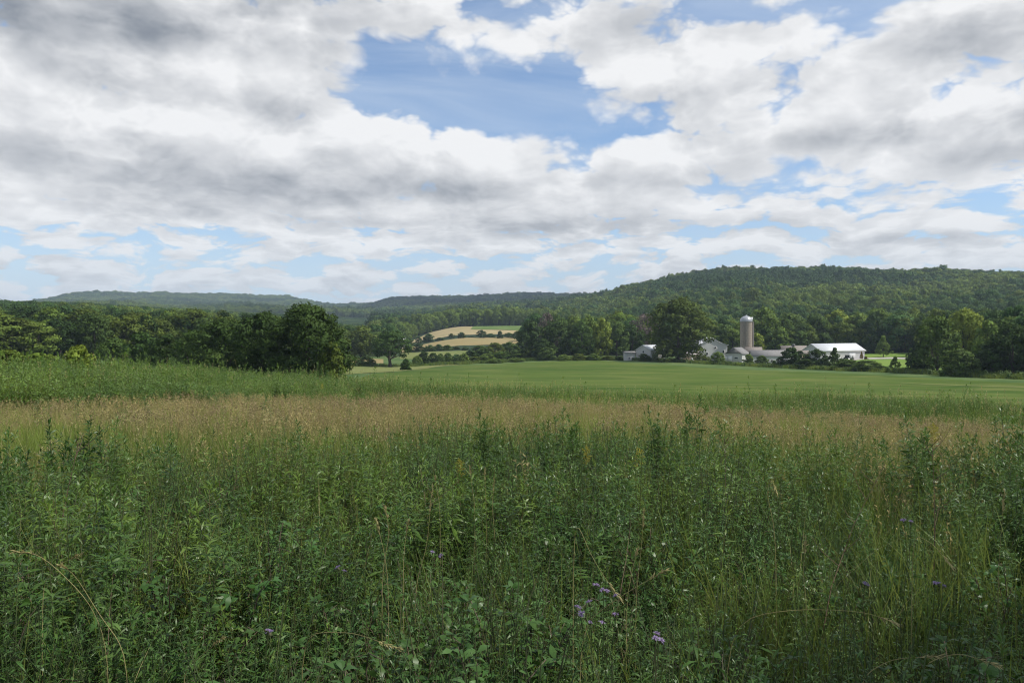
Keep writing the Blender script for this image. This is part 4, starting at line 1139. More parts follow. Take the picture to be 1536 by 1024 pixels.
# ------------------------------------------------------------------ meadow plants
WEED = leaf_mat("weed_leaves", (0.052, 0.112, 0.021), (0.090, 0.158, 0.034), 0.30, 0.40, 0.30, 9.0)
GRASS = leaf_mat("grass_blades", (0.068, 0.120, 0.025), (0.110, 0.152, 0.040), 0.38, 0.5, 0.2, 6.0)
STRAW = leaf_mat("dry_grass", (0.275, 0.250, 0.105), (0.350, 0.308, 0.142), 0.25, 0.7, 0.2, 6.0)
REDGR = leaf_mat("reddish_grass_heads", (0.245, 0.200, 0.105), (0.298, 0.235, 0.128), 0.25, 0.75, 0.15, 6.0)
STEM = leaf_mat("green_stems", (0.055, 0.085, 0.028), (0.075, 0.075, 0.035), 0.0, 0.6, 0.3, 6.0)
DEADST = leaf_mat("brown_stems", (0.10, 0.065, 0.045), (0.14, 0.095, 0.065), 0.0, 0.8, 0.2, 6.0)
YEL = leaf_mat("yellow_florets", (0.26, 0.25, 0.04), (0.33, 0.30, 0.05), 0.3, 0.7, 0.2, 20.0)
PUR = leaf_mat("purple_petals", (0.27, 0.20, 0.34), (0.36, 0.28, 0.44), 0.3, 0.6, 0.2, 20.0)
BRACT = leaf_mat("brown_green_bracts", (0.06, 0.075, 0.03), (0.08, 0.08, 0.04), 0.0, 0.7, 0.2, 20.0)

def blades(acc, rng, base, dirs, length, width, droop, mat=0, fat=0.4):
    """leaf blades: base, wide part, tip; curved down by droop"""
    n = len(base); dirs = unit(np.asarray(dirs, float))
    up = np.tile([0, 0, 1.0], (n, 1)) + rng.normal(0, 0.35, (n, 3))
    side = unit(np.cross(dirs, up))
    length = np.broadcast_to(np.asarray(length, float), n)[:, None]; width = np.broadcast_to(np.asarray(width, float), n)[:, None]
    droop = np.broadcast_to(np.asarray(droop, float), n)[:, None]
    def P(t): return base + dirs * length * t + np.array([0, 0, -1.0]) * droop * length * t * t
    a, b, c, e = P(0.0), P(fat), P(0.72), P(1.0)
    nn = unit(np.cross(side, dirs)) * width * 0.25
    v = np.stack([a, b - side * width / 2 + nn, b + side * width / 2 + nn, c - side * width * 0.36 + nn * .6, c + side * width * 0.36 + nn * .6, e], 1)
    o = np.arange(n)[:, None] * 6
    f3 = np.concatenate([o + np.array([0, 2, 1]), o + np.array([3, 4, 5])])
    f4 = o + np.array([1, 2, 4, 3])
    acc.add(v.reshape(-1, 3), [f3, f4], mat)

def sph(n, el, az):
    return np.column_stack([np.cos(el) * np.cos(az), np.cos(el) * np.sin(az), np.sin(el)])

def stalk(acc, rng, h, r, lean=0.06, mat=0, sides=4, n=5, base=(0, 0, 0)):
    t = np.linspace(0, 1, n)
    a = rng.uniform(0, 6.28); c = rng.normal(0, lean)
    pts = np.column_stack([base[0] + math.cos(a) * c * h * t**2, base[1] + math.sin(a) * c * h * t**2, base[2] + h * t])
    tube(acc, pts, r * (1 - 0.7 * t), sides, mat)
    return pts
def along(pts, t):
    s = np.linspace(0, 1, len(pts))
    return np.column_stack([np.interp(t, s, pts[:, q]) for q in range(3)])

def goldenrod_mesh(seed, h=1.0, n=64, L=0.105, split=False, w=0.15):
    """upright stem, lance leaves all the way up, tufted tip"""
    rng = np.random.default_rng(seed)
    st, lf = Acc(), Acc()
    pts = stalk(st, rng, h, 0.0042, 0.10)
    t = np.sort(rng.uniform(0.18, 1.0, n)); t[-12:] = rng.uniform(0.93, 1.0, 12)
    az = np.arange(n) * 2.39996 + rng.normal(0, 0.3, n)
    el = np.interp(t, [0.18, 0.75, 0.93, 1.0], [0.05, 0.45, 0.8, 1.25]) + rng.normal(0, 0.15, n)
    ln = L * np.interp(t, [0.18, 0.5, 0.85, 1.0], [0.8, 1.05, 0.8, 0.42]) * rng.uniform(0.75, 1.2, n)
    blades(lf, rng, along(pts, t), sph(n, el, az), ln, ln * w * rng.uniform(0.85, 1.2, n), rng.uniform(0.15, 0.5, n), 0)
    # short leafy side shoots under the tip
    for q in range(5):
        tt = rng.uniform(0.55, 0.9); b = along(pts, np.array([tt]))[0]; a = rng.uniform(0, 6.28)
        m = 7; s = np.linspace(0.2, 1, m)
        e = b + np.outer(s, [math.cos(a) * 0.07, math.sin(a) * 0.07, 0.10])
        aa = a + np.arange(m) * 2.4
        blades(lf, rng, e, sph(m, rng.uniform(0.3, 1.1, m), aa), L * 0.5, L * 0.5 * w, 0.2, 0)
    return st, lf
def join(name, accs, mats):
    a = Acc()
    for q, s in enumerate(accs):
        for f, m in s.f: a.f.append((f + a.nv, q))
        a.v += s.v; a.nor += s.nor; a.nv += s.nv
    return a.mesh(name, mats)

def bushy_mesh(seed, h=0.75, nb=10, L=0.043, w=0.17, per=28):
    rng = np.random.default_rng(seed)
    st, lf = Acc(), Acc()
    for b in range(nb):
        a = rng.uniform(0, 6.28); sp = rng.uniform(0.05, 0.30); hh = h * rng.uniform(0.55, 1.0)
        t = np.linspace(0, 1, 5)
        pts = np.column_stack([math.cos(a) * sp * t**0.8, math.sin(a) * sp * t**0.8, hh * t - 0.05 * t * t])
        tube(st, pts, 0.003 * (1 - 0.6 * t), 3, 0)
        tt = rng.uniform(0.2, 1.0, per); az = rng.uniform(0, 6.28, per)
        el = rng.normal(0.45, 0.4, per)
        ln = L * rng.uniform(0.6, 1.3, per) * np.interp(tt, [0.2, 0.7, 1], [1.2, 1, 0.6])
        blades(lf, rng, along(pts, tt), sph(per, el, az), ln, ln * w * rng.uniform(0.8, 1.3, per), rng.uniform(0.1, 0.6, per), 0)
    return st, lf

def broad_mesh(seed, h=0.5, n=96, L=0.042, w=0.45):
    rng = np.random.default_rng(seed)
    st, lf = Acc(), Acc()
    for b in range(6):
        a = rng.uniform(0, 6.28); sp = rng.uniform(0.1, 0.35); t = np.linspace(0, 1, 6)
        hh = h * rng.uniform(0.6, 1)
        pts = np.column_stack([math.cos(a) * sp * t, math.sin(a) * sp * t, hh * np.sin(t * 1.9) / 0.95])
        tube(st, pts, 0.003 * (1 - 0.6 * t), 3, 0)
        m = n // 6
        tt = rng.uniform(0.25, 1.0, m); az = rng.uniform(0, 6.28, m)
        blades(lf, rng, along(pts, tt), sph(m, rng.normal(0.25, 0.35, m), az), L * rng.uniform(0.6, 1.3, m), L * w * rng.uniform(0.7, 1.2, m), rng.uniform(0.0, 0.4, m), 0, 0.5)
    return st, lf

def grass_mesh(seed, n=26, h=0.7, w=0.006, spread=0.07, lean=0.35, mat=None, heads=0, headmat=None, hw=1.0):
    rng = np.random.default_rng(seed)
    a = Acc(); S = 5
    b = np.column_stack([rng.normal(0, spread, n), rng.normal(0, spread, n), np.zeros(n)])
    az = rng.uniform(0, 6.28, n); ln = h * rng.uniform(0.55, 1.05, n); lw = rng.normal(lean, lean * 0.5, n)
    t = np.linspace(0, 1, S)
    d = np.column_stack([np.cos(az), np.sin(az), np.zeros(n)])
    P = b[:, None] + d[:, None] * (lw * ln)[:, None, None] * (t**2)[None, :, None] + np.array([0, 0, 1.0]) * (ln[:, None] * (t - 0.28 * np.abs(lw)[:, None] * t**2.5))[..., None]
    s = np.column_stack([-np.sin(az), np.cos(az), np.zeros(n)]) + rng.normal(0, 0.4, (n, 3)) * np.array([1, 1, 0])
    s = unit(s)
    wt = w * np.array([0.8, 1.0, 0.85, 0.55, 0.05])
    v = np.stack([P - s[:, None] * wt[None, :, None] / 2, P + s[:, None] * wt[None, :, None] / 2], 2).reshape(n, -1, 3)
    k = np.arange(S - 1)[None, :, None]; o = np.arange(n)[:, None, None] * (2 * S)
    f = (o + 2 * k + np.array([0, 1, 3, 2])).reshape(-1, 4)
    a.add(v.reshape(-1, 3), f, 0)
    if heads:
        for q in range(heads):
            hh = h * rng.uniform(0.95, 1.3); aa = rng.uniform(0, 6.28); l = rng.uniform(0.03, 0.22)
            tt = np.linspace(0, 1, 5)
            pts = np.column_stack([rng.normal(0, spread) + math.cos(aa) * l * hh * tt**2, rng.normal(0, spread) + math.sin(aa) * l * hh * tt**2, hh * tt])
            tube(a, pts, 0.0016 * (1 - 0.5 * tt) * hw, 3, 0)
            m = 9; ts = rng.uniform(0.78, 1.0, m)
            blades(a, rng, along(pts, ts), sph(m, rng.uniform(0.5, 1.3, m), rng.uniform(0, 6.28, m)), 0.05 * hh, 0.010 * hw, 0.2, 1)
    return a.mesh("grass_tuft", [mat, headmat or mat])

def val_noise(x, y, sc, seed):
    rng = np.random.default_rng(seed); G = rng.random((128, 128))
    u = x / sc + 500.3; v = y / sc + 300.7
    i = np.floor(u).astype(int); j = np.floor(v).astype(int); a = u - i; b = v - j
    a = a * a * (3 - 2 * a); b = b * b * (3 - 2 * b)
    g = lambda p, q: G[p % 128, q % 128]
    return (g(i, j) * (1 - a) + g(i + 1, j) * a) * (1 - b) + (g(i, j + 1) * (1 - a) + g(i + 1, j + 1) * a) * b

def sector(rng, d0, d1, dens, half=0.84):
    """points spread over the ground from distance d0 to d1, a wedge a little wider than the view; dens plants per square metre"""
    n = int(half * (d1**2 - d0**2) * dens)
    r = np.sqrt(rng.uniform(d0**2, d1**2, n)); a = rng.uniform(-half, half, n)
    return r * np.sin(a), r * np.cos(a), r
def put(name, rng, x, y, scl, idx, temps, label, lean=0.10, sink=0.0):
    n = len(x)
    rot = np.column_stack([rng.normal(0, lean, n), rng.normal(0, lean, n), rng.uniform(0, 6.28, n)])
    P = np.column_stack([x, y, H(x, y) - sink])
    s = np.asarray(scl); s = np.column_stack([s, s, s]) if s.ndim == 1 else s
    return scatter(name, P, rot, s, idx, temps, label)

T_GOLD = [join("weed", goldenrod_mesh(200 + i, 1.0, 80, 0.105), [STEM, WEED]) for i in range(4)]
T_BUSH = [join("weed", bushy_mesh(210 + i), [STEM, WEED]) for i in range(4)]
T_THIN = [join("weed", bushy_mesh(260 + i, 0.8, 12, 0.034, 0.13, 34), [STEM, WEED]) for i in range(3)]
T_BROAD = [join("weed", broad_mesh(220 + i), [DEADST, WEED]) for i in range(3)]
T_GRASS = [grass_mesh(230 + i, 26, 0.75, 0.006, 0.07, 0.32, GRASS) for i in range(4)]
T_DRY = [grass_mesh(240 + i, 16, 0.72, 0.006, 0.08, 0.28, STRAW, 6, STRAW) for i in range(3)] + [grass_mesh(246 + i, 12, 0.70, 0.006, 0.08, 0.25, STRAW, 9, REDGR, 1.3) for i in range(3)]
T_PALE = [grass_mesh(255 + i, 6, 0.95, 0.0030, 0.06, 0.55, STRAW) for i in range(2)]
T_DEAD = [grass_mesh(250 + i, 7, 0.85, 0.0035, 0.05, 0.5, DEADST) for i in range(2)]
W1 = (1, 1, 1); W2 = (1.35, 1.2, 0.9); W3 = (0.8, 0.95, 1.0); W4 = (1.6, 1.5, 1.0); W5 = (0.72, 0.8, 0.75)

def near_weeds():
    rng = np.random.default_rng(31)
    temps = []
    for m in T_GOLD: temps += [(m, W5), (m, W1), (m, W2)]
    nb = len(temps)
    for m in T_BUSH: temps += [(m, W5), (m, W3), (m, W2)]
    for m in T_THIN: temps += [(m, W5), (m, W1), (m, W4)]
    nr = len(temps)
    for m in T_BROAD: temps += [(m, W3), (m, W5)]
    ne = len(temps)
    x, y, r = sector(rng, 1.75, 10.5, 66)
    edge = np.interp(768 + F * x / y, [0, 300, 700, 1200, 1536], [6.8, 7.4, 7.9, 8.3, 8.0]) + 2.2 * (val_noise(x, y, 1.6, 3) - 0.5) * 2 + 0.9 * (val_noise(x, y, 0.6, 4) - 0.5)
    ok = (r < edge + rng.normal(0, 0.5, len(x))) & (rng.random(len(x)) < np.interp(r, [1.7, 2.4, 4], [0.6, 0.75, 1.0]))
    x, y, r = x[ok], y[ok], r[ok]
    n = len(x)
    pa = val_noise(x, y, 0.9, 5); u = rng.random(n)
    pg = np.clip(0.10 + (r - 3.2) * 0.16, 0.06, 0.62) * np.clip((pa - 0.25) * 2.6, 0.15, 1.9)
    pb = np.clip(0.42 - (r - 2) * 0.10, 0.05, 0.5)
    typ = np.where(u < pg, 0, np.where(u > 1 - pb * 0.6, 2, 1))
    idx = np.where(typ == 0, rng.integers(0, nb, n), np.where(typ == 1, rng.integers(nb, nr, n), rng.integers(nr, ne, n)))
    tn = np.clip((0.65 * val_noise(x, y, 0.75, 62) + 0.25 * val_noise(x, y, 2.2, 63) + 0.35 * rng.random(n) - 0.12) * 3.2, 0, 2.99).astype(int)
    idx = np.where(typ < 2, idx // 3 * 3 + tn, idx)
    hn = 0.50 + 0.70 * val_noise(x, y, 1.5, 6) + 0.34 * val_noise(x, y, 0.55, 61)
    sc = np.where(typ == 0, np.interp(r, [1.7, 3, 5, 8, 11], [0.56, 0.70, 0.84, 0.86, 0.72]), np.where(typ == 1, np.interp(r, [1.7, 3, 6, 9], [0.8, 0.95, 1.05, 1.0]), np.interp(r, [1.7, 3, 6], [0.95, 1.1, 1.2])))
    sc = np.minimum(sc * hn * rng.uniform(0.82, 1.15, n), np.where(typ == 0, 0.98, 1.3))
    put("weeds", rng, x, y, sc, idx, temps, "tangled dark green goldenrod and aster weeds filling the near meadow", 0.19)
    print("weeds", n)
def near_grass():
    rng = np.random.default_rng(32)
    temps = [(m, c) for m in T_GRASS for c in (W1, W2, (1.4, 1.27, 1.1))] + [(m, W1) for m in T_DEAD] + [(m, W1) for m in T_PALE]
    x, y, r = sector(rng, 1.7, 12.5, 30)
    n = len(x); px = 768 + F * x / y
    p = val_noise(x, y, 0.8, 7)
    extra = np.exp(-((px - 1380) / 170)**2 - ((r - 5.2) / 1.1)**2)
    ok = rng.random(n) < 0.25 + 0.6 * p + 0.7 * extra
    x, y, r, extra = x[ok], y[ok], r[ok], extra[ok]; n = len(x)
    idx = rng.integers(0, 12, n)
    idx = np.where((extra > 0.3) & (rng.random(n) < 0.75), rng.integers(0, 4, n) * 3 + 2, idx)
    dead = rng.random(n) < 0.13; idx = np.where(dead, 12 + rng.integers(0, 4, n), idx)
    sc = np.interp(r, [1.7, 3, 6, 12], [0.72, 0.9, 1.1, 1.0]) * rng.uniform(0.75, 1.2, n)
    put("meadow_grass", rng, x, y, sc, idx, temps, "long green grass growing through the near weeds", 0.15)
def dry_grass():
    rng = np.random.default_rng(33)
    temps = [(m, c) for m in T_DRY[:3] for c in ((0.95, 0.95, 0.95), (1.08, 1.02, 0.92), (0.8, 0.84, 0.7))] + [(m, (1, 1, 1)) for m in T_DRY[3:]] + [(m, c) for m in T_GRASS for c in (W4, (1.9, 1.75, 1.3))]
    x1, y1, r1 = sector(rng, 5.2, 15, 24); x2, y2, r2 = sector(rng, 15, 29.5, 11)
    x = np.r_[x1, x2]; y = np.r_[y1, y2]; r = np.r_[r1, r2]; n = len(x)
    ok = (r < 27.2 + 1.0 * (val_noise(x, y, 2.5, 12) - 0.5) * 2) & (rng.random(n) < np.interp(r, [5.6, 7.6, 9.6], [0.06, 0.45, 1.0]))
    x, y, r = x[ok], y[ok], r[ok]; n = len(x)
    red = val_noise(x, y, 3.2, 8); grn = val_noise(x, y, 2.2, 9)
    u = rng.random(n)
    px = 768 + F * x / y
    gp = np.clip(0.30 + 1.2 * (grn - 0.40) + np.interp(px, [0, 768, 1536], [0.06, 0.0, 0.06]), 0.06, 0.8) * np.interp(r, [7, 14, 20, 28], [1.25, 1.15, 0.95, 0.55])
    isg = u < gp
    isr = (~isg) & (rng.random(n) < np.clip(1.3 * (red - 0.38), 0.05, 0.6))
    idx = np.where(isg, 12 + rng.integers(0, 8, n), np.where(isr, 9 + rng.integers(0, 3, n), rng.integers(0, 9, n)))
    sc = (0.80 + 0.4 * val_noise(x, y, 1.5, 10)) * rng.uniform(0.8, 1.15, n) * np.interp(r, [6, 14, 27], [0.86, 0.8, 0.66])
    s3 = np.column_stack([sc * np.interp(r, [8, 28], [1.0, 1.9]), sc * np.interp(r, [8, 28], [1.0, 1.9]), sc])
    put("dry_grass", rng, x, y, s3, idx, temps, "band of tan and reddish dry grass across the meadow", 0.09)
    print("dry", n)
def field_weeds():
    """scattered green weeds in the dry grass"""
    rng = np.random.default_rng(34)
    temps = [(m, c) for m in T_GOLD for c in (W1, W2, W3)] + [(m, W1) for m in T_BUSH]
    x, y, r = sector(rng, 7.5, 26, 1.5)
    ok = rng.random(len(x)) < np.clip(1.6 * (val_noise(x, y, 1.7, 14) - 0.36), 0, 1) * np.interp(r, [9, 12, 18, 26], [1.6, 0.9, 0.5, 0.25])
    x, y, r = x[ok], y[ok], r[ok]; n = len(x)
    put("field_weeds", rng, x, y, rng.uniform(0.7, 1.02, n), rng.integers(0, len(temps), n), temps, "green weeds scattered through the dry grass band", 0.10)
def far_weeds():
    """the taller green belt beyond the dry grass, down to the brow"""
    rng = np.random.default_rng(35)
    B = [join("weed", bushy_mesh(300 + i, 1.0, 16, 0.11, 0.26, 16), [STEM, WEED]) for i in range(4)]
    Gd = [join("weed", goldenrod_mesh(310 + i, 1.0, 34, 0.17, w=0.22), [STEM, WEED]) for i in range(3)]
    Gr = [grass_mesh(320 + i, 22, 0.95, 0.014, 0.14, 0.25, GRASS, 1, STRAW, 2.0) for i in range(3)]
    LTs = [(1.4, 1.28, 1.05), (1.65, 1.45, 1.1), (1.12, 1.12, 1.0), (1.9, 1.6, 1.15)]
    temps = [(m, c) for m in B for c in LTs] + [(m, c) for m in Gd for c in LTs] + [(m, c) for m in Gr for c in ((0.92, 0.98, 0.95), (1.12, 1.08, 1.0), (0.78, 0.88, 0.9), (1.3, 1.2, 1.05))]
    nb, ng, nt = 16, 28, 40
    x1, y1, r1 = sector(rng, 26.2, 40, 7.5, 0.84); x2, y2, r2 = sector(rng, 40, 74, 3.2, 0.84)
    x = np.r_[x1, x2]; y = np.r_[y1, y2]; r = np.r_[r1, r2]
    px = 768 + F * x / y
    end = np.interp(px, [0, 330, 480, 560, 700, 1536], [74, 66, 58, 54, 52, 52]) + 5 * (val_noise(x, y, 4.0, 15) - 0.5)
    ok = (r < end) & (r > 26.6 + 1.2 * (val_noise(x, y, 2.5, 12) - 0.5))
    x, y, r, px = x[ok], y[ok], r[ok], px[ok]; n = len(x)
    hl = np.interp(px, [-50, 60, 150, 300, 480, 560, 800, 1536], [1.6, 1.5, 1.32, 1.22, 1.1, 0.92, 0.84, 0.92])
    hl = hl * np.interp(r, [27, 36, 50], [0.72, 1.0, 1.05]) * (0.58 + 0.75 * val_noise(x, y, 3.5, 16)) * rng.uniform(0.75, 1.15, n)
    # a few taller stems break the top line
    tall = rng.random(n) < 0.06; hl = np.where(tall, hl * rng.uniform(1.2, 1.55, n), hl)
    u = rng.random(n); gpr = np.interp(px, [0, 450, 600, 1536], [0.06, 0.12, 0.62, 0.66])
    idx = np.where(u < gpr, rng.integers(ng, nt, n), np.where((u > 0.8) | tall, rng.integers(nb, ng, n), rng.integers(0, nb, n)))
    tn = np.clip((val_noise(x, y, 5.0, 17) * 0.75 + rng.random(n) * 0.45 - 0.1) * 4, 0, 3.99).astype(int)
    idx = idx // 4 * 4 + np.array([2, 0, 1, 3])[tn]
    hl = np.minimum(hl, 2.1); wd = np.minimum(hl, 1.2)
    put("weed_belt", rng, x, y, np.column_stack([wd, wd, hl]), idx, temps, "belt of taller green weeds beyond the dry grass", 0.08)
    print("belt", n)
def bank_grass():
    """rough grass along the foot of the farm bank and the far field edges"""
    rng = np.random.default_rng(36)
    Gr = [grass_mesh(330 + i, 26, 1.0, 0.09, 0.5, 0.35, GRASS) for i in range(3)]
    Bs = [join("weed", bushy_mesh(335 + i, 1.0, 14, 0.30, 0.5, 14), [STEM, WEED]) for i in range(2)]
    temps = [(m, c) for m in Gr for c in (W1, W2, W4)] + [(m, c) for m in Bs for c in (W1, W2)]
    pts = []
    line = [(690, 290), (800, 291), (900, 290), (1000, 281), (1100, 254), (1200, 226), (1300, 204), (1400, 180), (1500, 158), (1640, 144)]
    W_ = np.array(world_poly(line)); seg = np.linspace(0, 1, len(W_)); n = 2600
    t = rng.random(n); cx = np.interp(t, seg, W_[:, 0]); cy = np.interp(t, seg, W_[:, 1])
    x = cx + rng.normal(0, 1.0, n); y = cy + np.abs(rng.normal(0, 4.5, n)) * rng.choice([1, 1, 1, 0.3], n)
    # left end of the hay field and the line under the lone tree
    line2 = [(470, 150), (480, 205), (492, 264), (560, 266), (650, 276), (700, 288)]
    W2_ = np.array(world_poly(line2)); m = 700; t = rng.random(m); s2 = np.linspace(0, 1, len(W2_))
    x = np.r_[x, np.interp(t, s2, W2_[:, 0]) + rng.normal(0, 1.5, m)]; y = np.r_[y, np.interp(t, s2, W2_[:, 1]) + rng.normal(0, 1.8, m)]
    n = len(x)
    put("bank_grass", rng, x, y, np.column_stack([np.ones(n), np.ones(n), rng.uniform(0.5, 1.5, n)]), rng.integers(0, len(temps), n), temps, "rough grass and weeds along the field bank below the farm", 0.1)
near_weeds(); near_grass(); dry_grass(); field_weeds(); far_weeds(); bank_grass()
# ------------------------------------------------------------------ single plants that stand out in the meadow
def plant(name, label, cat, px, d, group=None):
    x, y, z = at(px, d)
    o = empty(name, (x, y, z), random.uniform(0, 6.28)); prop(o, label, cat, group)
    return o
def child(parent, name, me, mat=None):
    o = bpy.data.objects.new(name, me); COL.objects.link(o); o.parent = parent
    return o
GM = []
for i in range(5):
    st, lf = goldenrod_mesh(400 + i, 1.0, 84, 0.115, w=0.17)
    GM.append((st.mesh("stem", STEM), lf.mesh("leaves", WEED)))
GC = []
for i in range(4):
    st, lf = Acc(), Acc()
    rng_ = np.random.default_rng(470 + i)
    for q in range(7 if i < 2 else 4):
        a_, b_ = goldenrod_mesh(480 + i * 10 + q, 1.0 if q == 0 else rng_.uniform(0.72, 0.95), 74, 0.11, w=0.17)
        off = np.array([*(rng_.normal(0, 0.085, 2) if q else (0, 0)), 0])
        for src, dst in ((a_, st), (b_, lf)):
            for f, m in src.f: dst.f.append((f + dst.nv, m))
            dst.v += [v + off for v in src.v]; dst.nor += src.nor; dst.nv += src.nv
    GC.append((st.mesh("stem", STEM), lf.mesh("leaves", WEED)))
def golden(px, d, top, label, tint=(1, 1, 1), group="tall goldenrods standing over the near weeds", i=[0]):
    o = plant('goldenrod', label, 'goldenrod', px, d, group)
    h = zrow(top, d) - o.location.z
    w = min(1.15, max(0.85, h))
    o.scale = (w, w, h); o.rotation_euler = (random.gauss(0, 0.07), random.gauss(0, 0.07), random.uniform(0, 6.28))
    big = any(w_ in label for w_ in ('bushy', 'double', 'alone', 'forked', 'tallest', 'ladder')) and 'yellow' not in label
    s, l = GC[i[0] % 2 + (0 if big else 2)]; i[0] += 1
    if not big: o.scale = (w * 0.8, w * 0.8, h * 0.95)
    child(o, 'stem', s); c = child(o, 'leaves', l); c.color = (*tint, 1)
    return o
LB = "leafy goldenrod stem standing a little above the near weeds"
for px, d, top, lb, ti in [
    (1040, 8.2, 596, "tallest slim goldenrod, its tip reaching up to the green belt below the huge olive tree", (1.1, 1.1, 1)),
    (715, 6.6, 616, "bushy dark goldenrod with drooping leaves nearest the middle of the picture", (0.8, 0.85, 0.85)), (732, 6.7, 622, LB, (0.85, 0.9, 0.9)), (722, 6.5, 640, LB, (0.9, 0.95, 0.9)),
    (840, 7.2, 612, "dark double goldenrod clump below the tall row of trees", (0.8, 0.9, 0.85)), (858, 7.3, 614, LB, (0.85, 0.9, 0.9)), (826, 7.4, 622, LB, W1), (846, 7.0, 632, LB, W1),
    (910, 6.8, 625, LB, (0.9, 1, 0.9)), (984, 7.3, 611, "goldenrod with forked tip rising beside the tallest slim goldenrod", W1), (966, 7.5, 622, LB, W2), (1002, 7.6, 624, LB, W1), (1060, 7.9, 618, LB, W1),
    (1106, 7.7, 612, LB, W2), (1128, 7.6, 622, LB, W1), (1152, 7.9, 620, LB, W1), (1203, 7.4, 626, LB, W2), (1260, 7.8, 632, LB, W1), (1384, 6.9, 620, "goldenrod standing alone before the dry grass below the gravel lane", (1.05, 1.1, 1)), (1376, 6.8, 640, LB, W1),
    (1516, 6.8, 612, "bushy goldenrod at the picture border below the large dark trees", (0.85, 0.95, 0.9)), (1530, 6.9, 604, LB, (0.9, 1, 0.9)), (1500, 6.9, 630, LB, W1),
    (128, 6.2, 622, "dark goldenrod with ladder like arching leaves below the willow bush", (0.75, 0.85, 0.8)), (160, 6.4, 618, LB, (1.05, 1.05, 1)), (180, 6.3, 628, LB, W1), (76, 5.6, 634, "slim dark goldenrod beside the ladder leaved one near the picture border", (0.7, 0.8, 0.75)),
    (24, 5.4, 640, LB, (0.8, 0.85, 0.8)), (8, 5.6, 632, LB, (0.8, 0.9, 0.85)), (205, 6.4, 640, LB, W1), (240, 6.5, 642, LB, W1), (300, 6.8, 648, LB, W2), (376, 7.8, 626, LB, W2), (398, 7.9, 628, LB, W2), (470, 7.0, 642, LB, W1), (448, 7.2, 634, LB, W1),
    (545, 8.0, 630, LB, W2), (640, 7.6, 640, LB, W2), (660, 7.4, 636, LB, W1), (600, 7.8, 634, LB, W2), (1448, 7.6, 630, LB, W1), (1320, 7.8, 634, LB, W2)]:
    golden(px, d, top, lb, ti)
# bare tall stems
BS = []
for i in range(2):
    st = Acc(); rng_ = np.random.default_rng(430 + i); pts_ = stalk(st, rng_, 1.0, 0.004, 0.22)
    for q in range(6):
        tt = rng_.uniform(0.5, 0.97); b_ = along(pts_, np.array([tt]))[0]; a_ = rng_.uniform(0, 6.28); l_ = rng_.uniform(0.06, 0.16)
        tube(st, [b_, b_ + np.array([math.cos(a_) * l_ * .5, math.sin(a_) * l_ * .5, l_ * .5]), b_ + np.array([math.cos(a_) * l_ * .8, math.sin(a_) * l_ * .8, l_])], [0.002, 0.0015, 0.001], 3)
    BS.append(st.mesh("stem", DEADST))
for px, d, top, tilt in [(60, 4.2, 660, 0.12), (150, 4.4, 690, 0.30), (1086, 5.4, 660, 0.05), (1232, 3.6, 720, -0.1), (1400, 4.6, 660, 0.08), (520, 4.4, 700, 0.2)]:
    o = plant('dead_stem', "thin dark bare weed stem leaning over the near weeds", 'weed stem', px, d, "thin dark bare stems among the near weeds")
    h = zrow(top, d) - o.location.z; o.scale = (h, h, h); o.rotation_euler = (random.gauss(0, .05), tilt, 0)
    child(o, 'stem', BS[TREES % 2]); TREES += 1

# yellow flowering goldenrods: a one-sided plume on a leafy stem
def plume():
    rng = np.random.default_rng(440); a = Acc()
    for b in range(11):
        t = b / 10; az = b * 2.4; l = 0.075 * (1 - 0.6 * t)
        s = np.linspace(0.15, 1, 5); base = np.array([0, 0, 0.86 + 0.14 * t])
        e = base + np.column_stack([np.cos(az) * l * s, np.sin(az) * l * s, 0.05 * s * (1.6 - s)])
        P_ = np.repeat(e, 6, 0) + rng.normal(0, 0.006, (30, 3)); n = len(P_)
        blades(a, rng, P_, rng.normal(0, 1, (n, 3)) + [0, 0, .5], 0.016, 0.009, 0.1, 0)
    return a.mesh("flower_plume", YEL)
PL = plume()
for px, d, top, lb in [(1402, 7.0, 634, "goldenrod in yellow flower beside the lone goldenrod below the gravel lane"), (690, 5.9, 686, "yellow flowering goldenrod right below the bushy middle goldenrod"),
                       (884, 6.3, 668, "goldenrod in yellow flower between the dark double clump and the forked one"), (480, 24, 574, "yellow flower plume by the green belt in front of the largest rounded tree"), (940, 6.0, 668, "faintly yellow goldenrod plume below the forked tip goldenrod")]:
    o = golden(px, d, top, lb, W2, "goldenrods in yellow flower")
    c = child(o, 'flower_plume', PL)

# purple knapweed: wiry branched stems, each ending in a fringed head
def head_mesh():
    rng = np.random.default_rng(450); a = Acc()
    u = np.linspace(0, math.pi, 6); n = 8; an = np.linspace(0, 2 * math.pi, n, endpoint=False)
    v = np.concatenate([np.column_stack([0.006 * math.sin(q) * np.cos(an), 0.006 * math.sin(q) * np.sin(an), np.full(n, 0.007 - 0.008 * math.cos(q))]) for q in u])
    i = np.arange(5)[:, None]; j = np.arange(n)[None, :]
    a.add(v, np.stack([i * n + j, i * n + (j + 1) % n, (i + 1) * n + (j + 1) % n, (i + 1) * n + j], -1).reshape(-1, 4), 1)
    m = 34; az = rng.uniform(0, 6.28, m); el = np.concatenate([rng.uniform(0.15, 0.6, 16), rng.uniform(0.6, 1.45, 18)])
    blades(a, rng, np.tile([0, 0, 0.014], (m, 1)), sph(m, el, az), np.where(np.arange(m) < 16, 0.019, 0.013), 0.0042, 0.15, 0, 0.7)
    return a.mesh("flower_head", [PUR, BRACT])
HEAD = head_mesh()
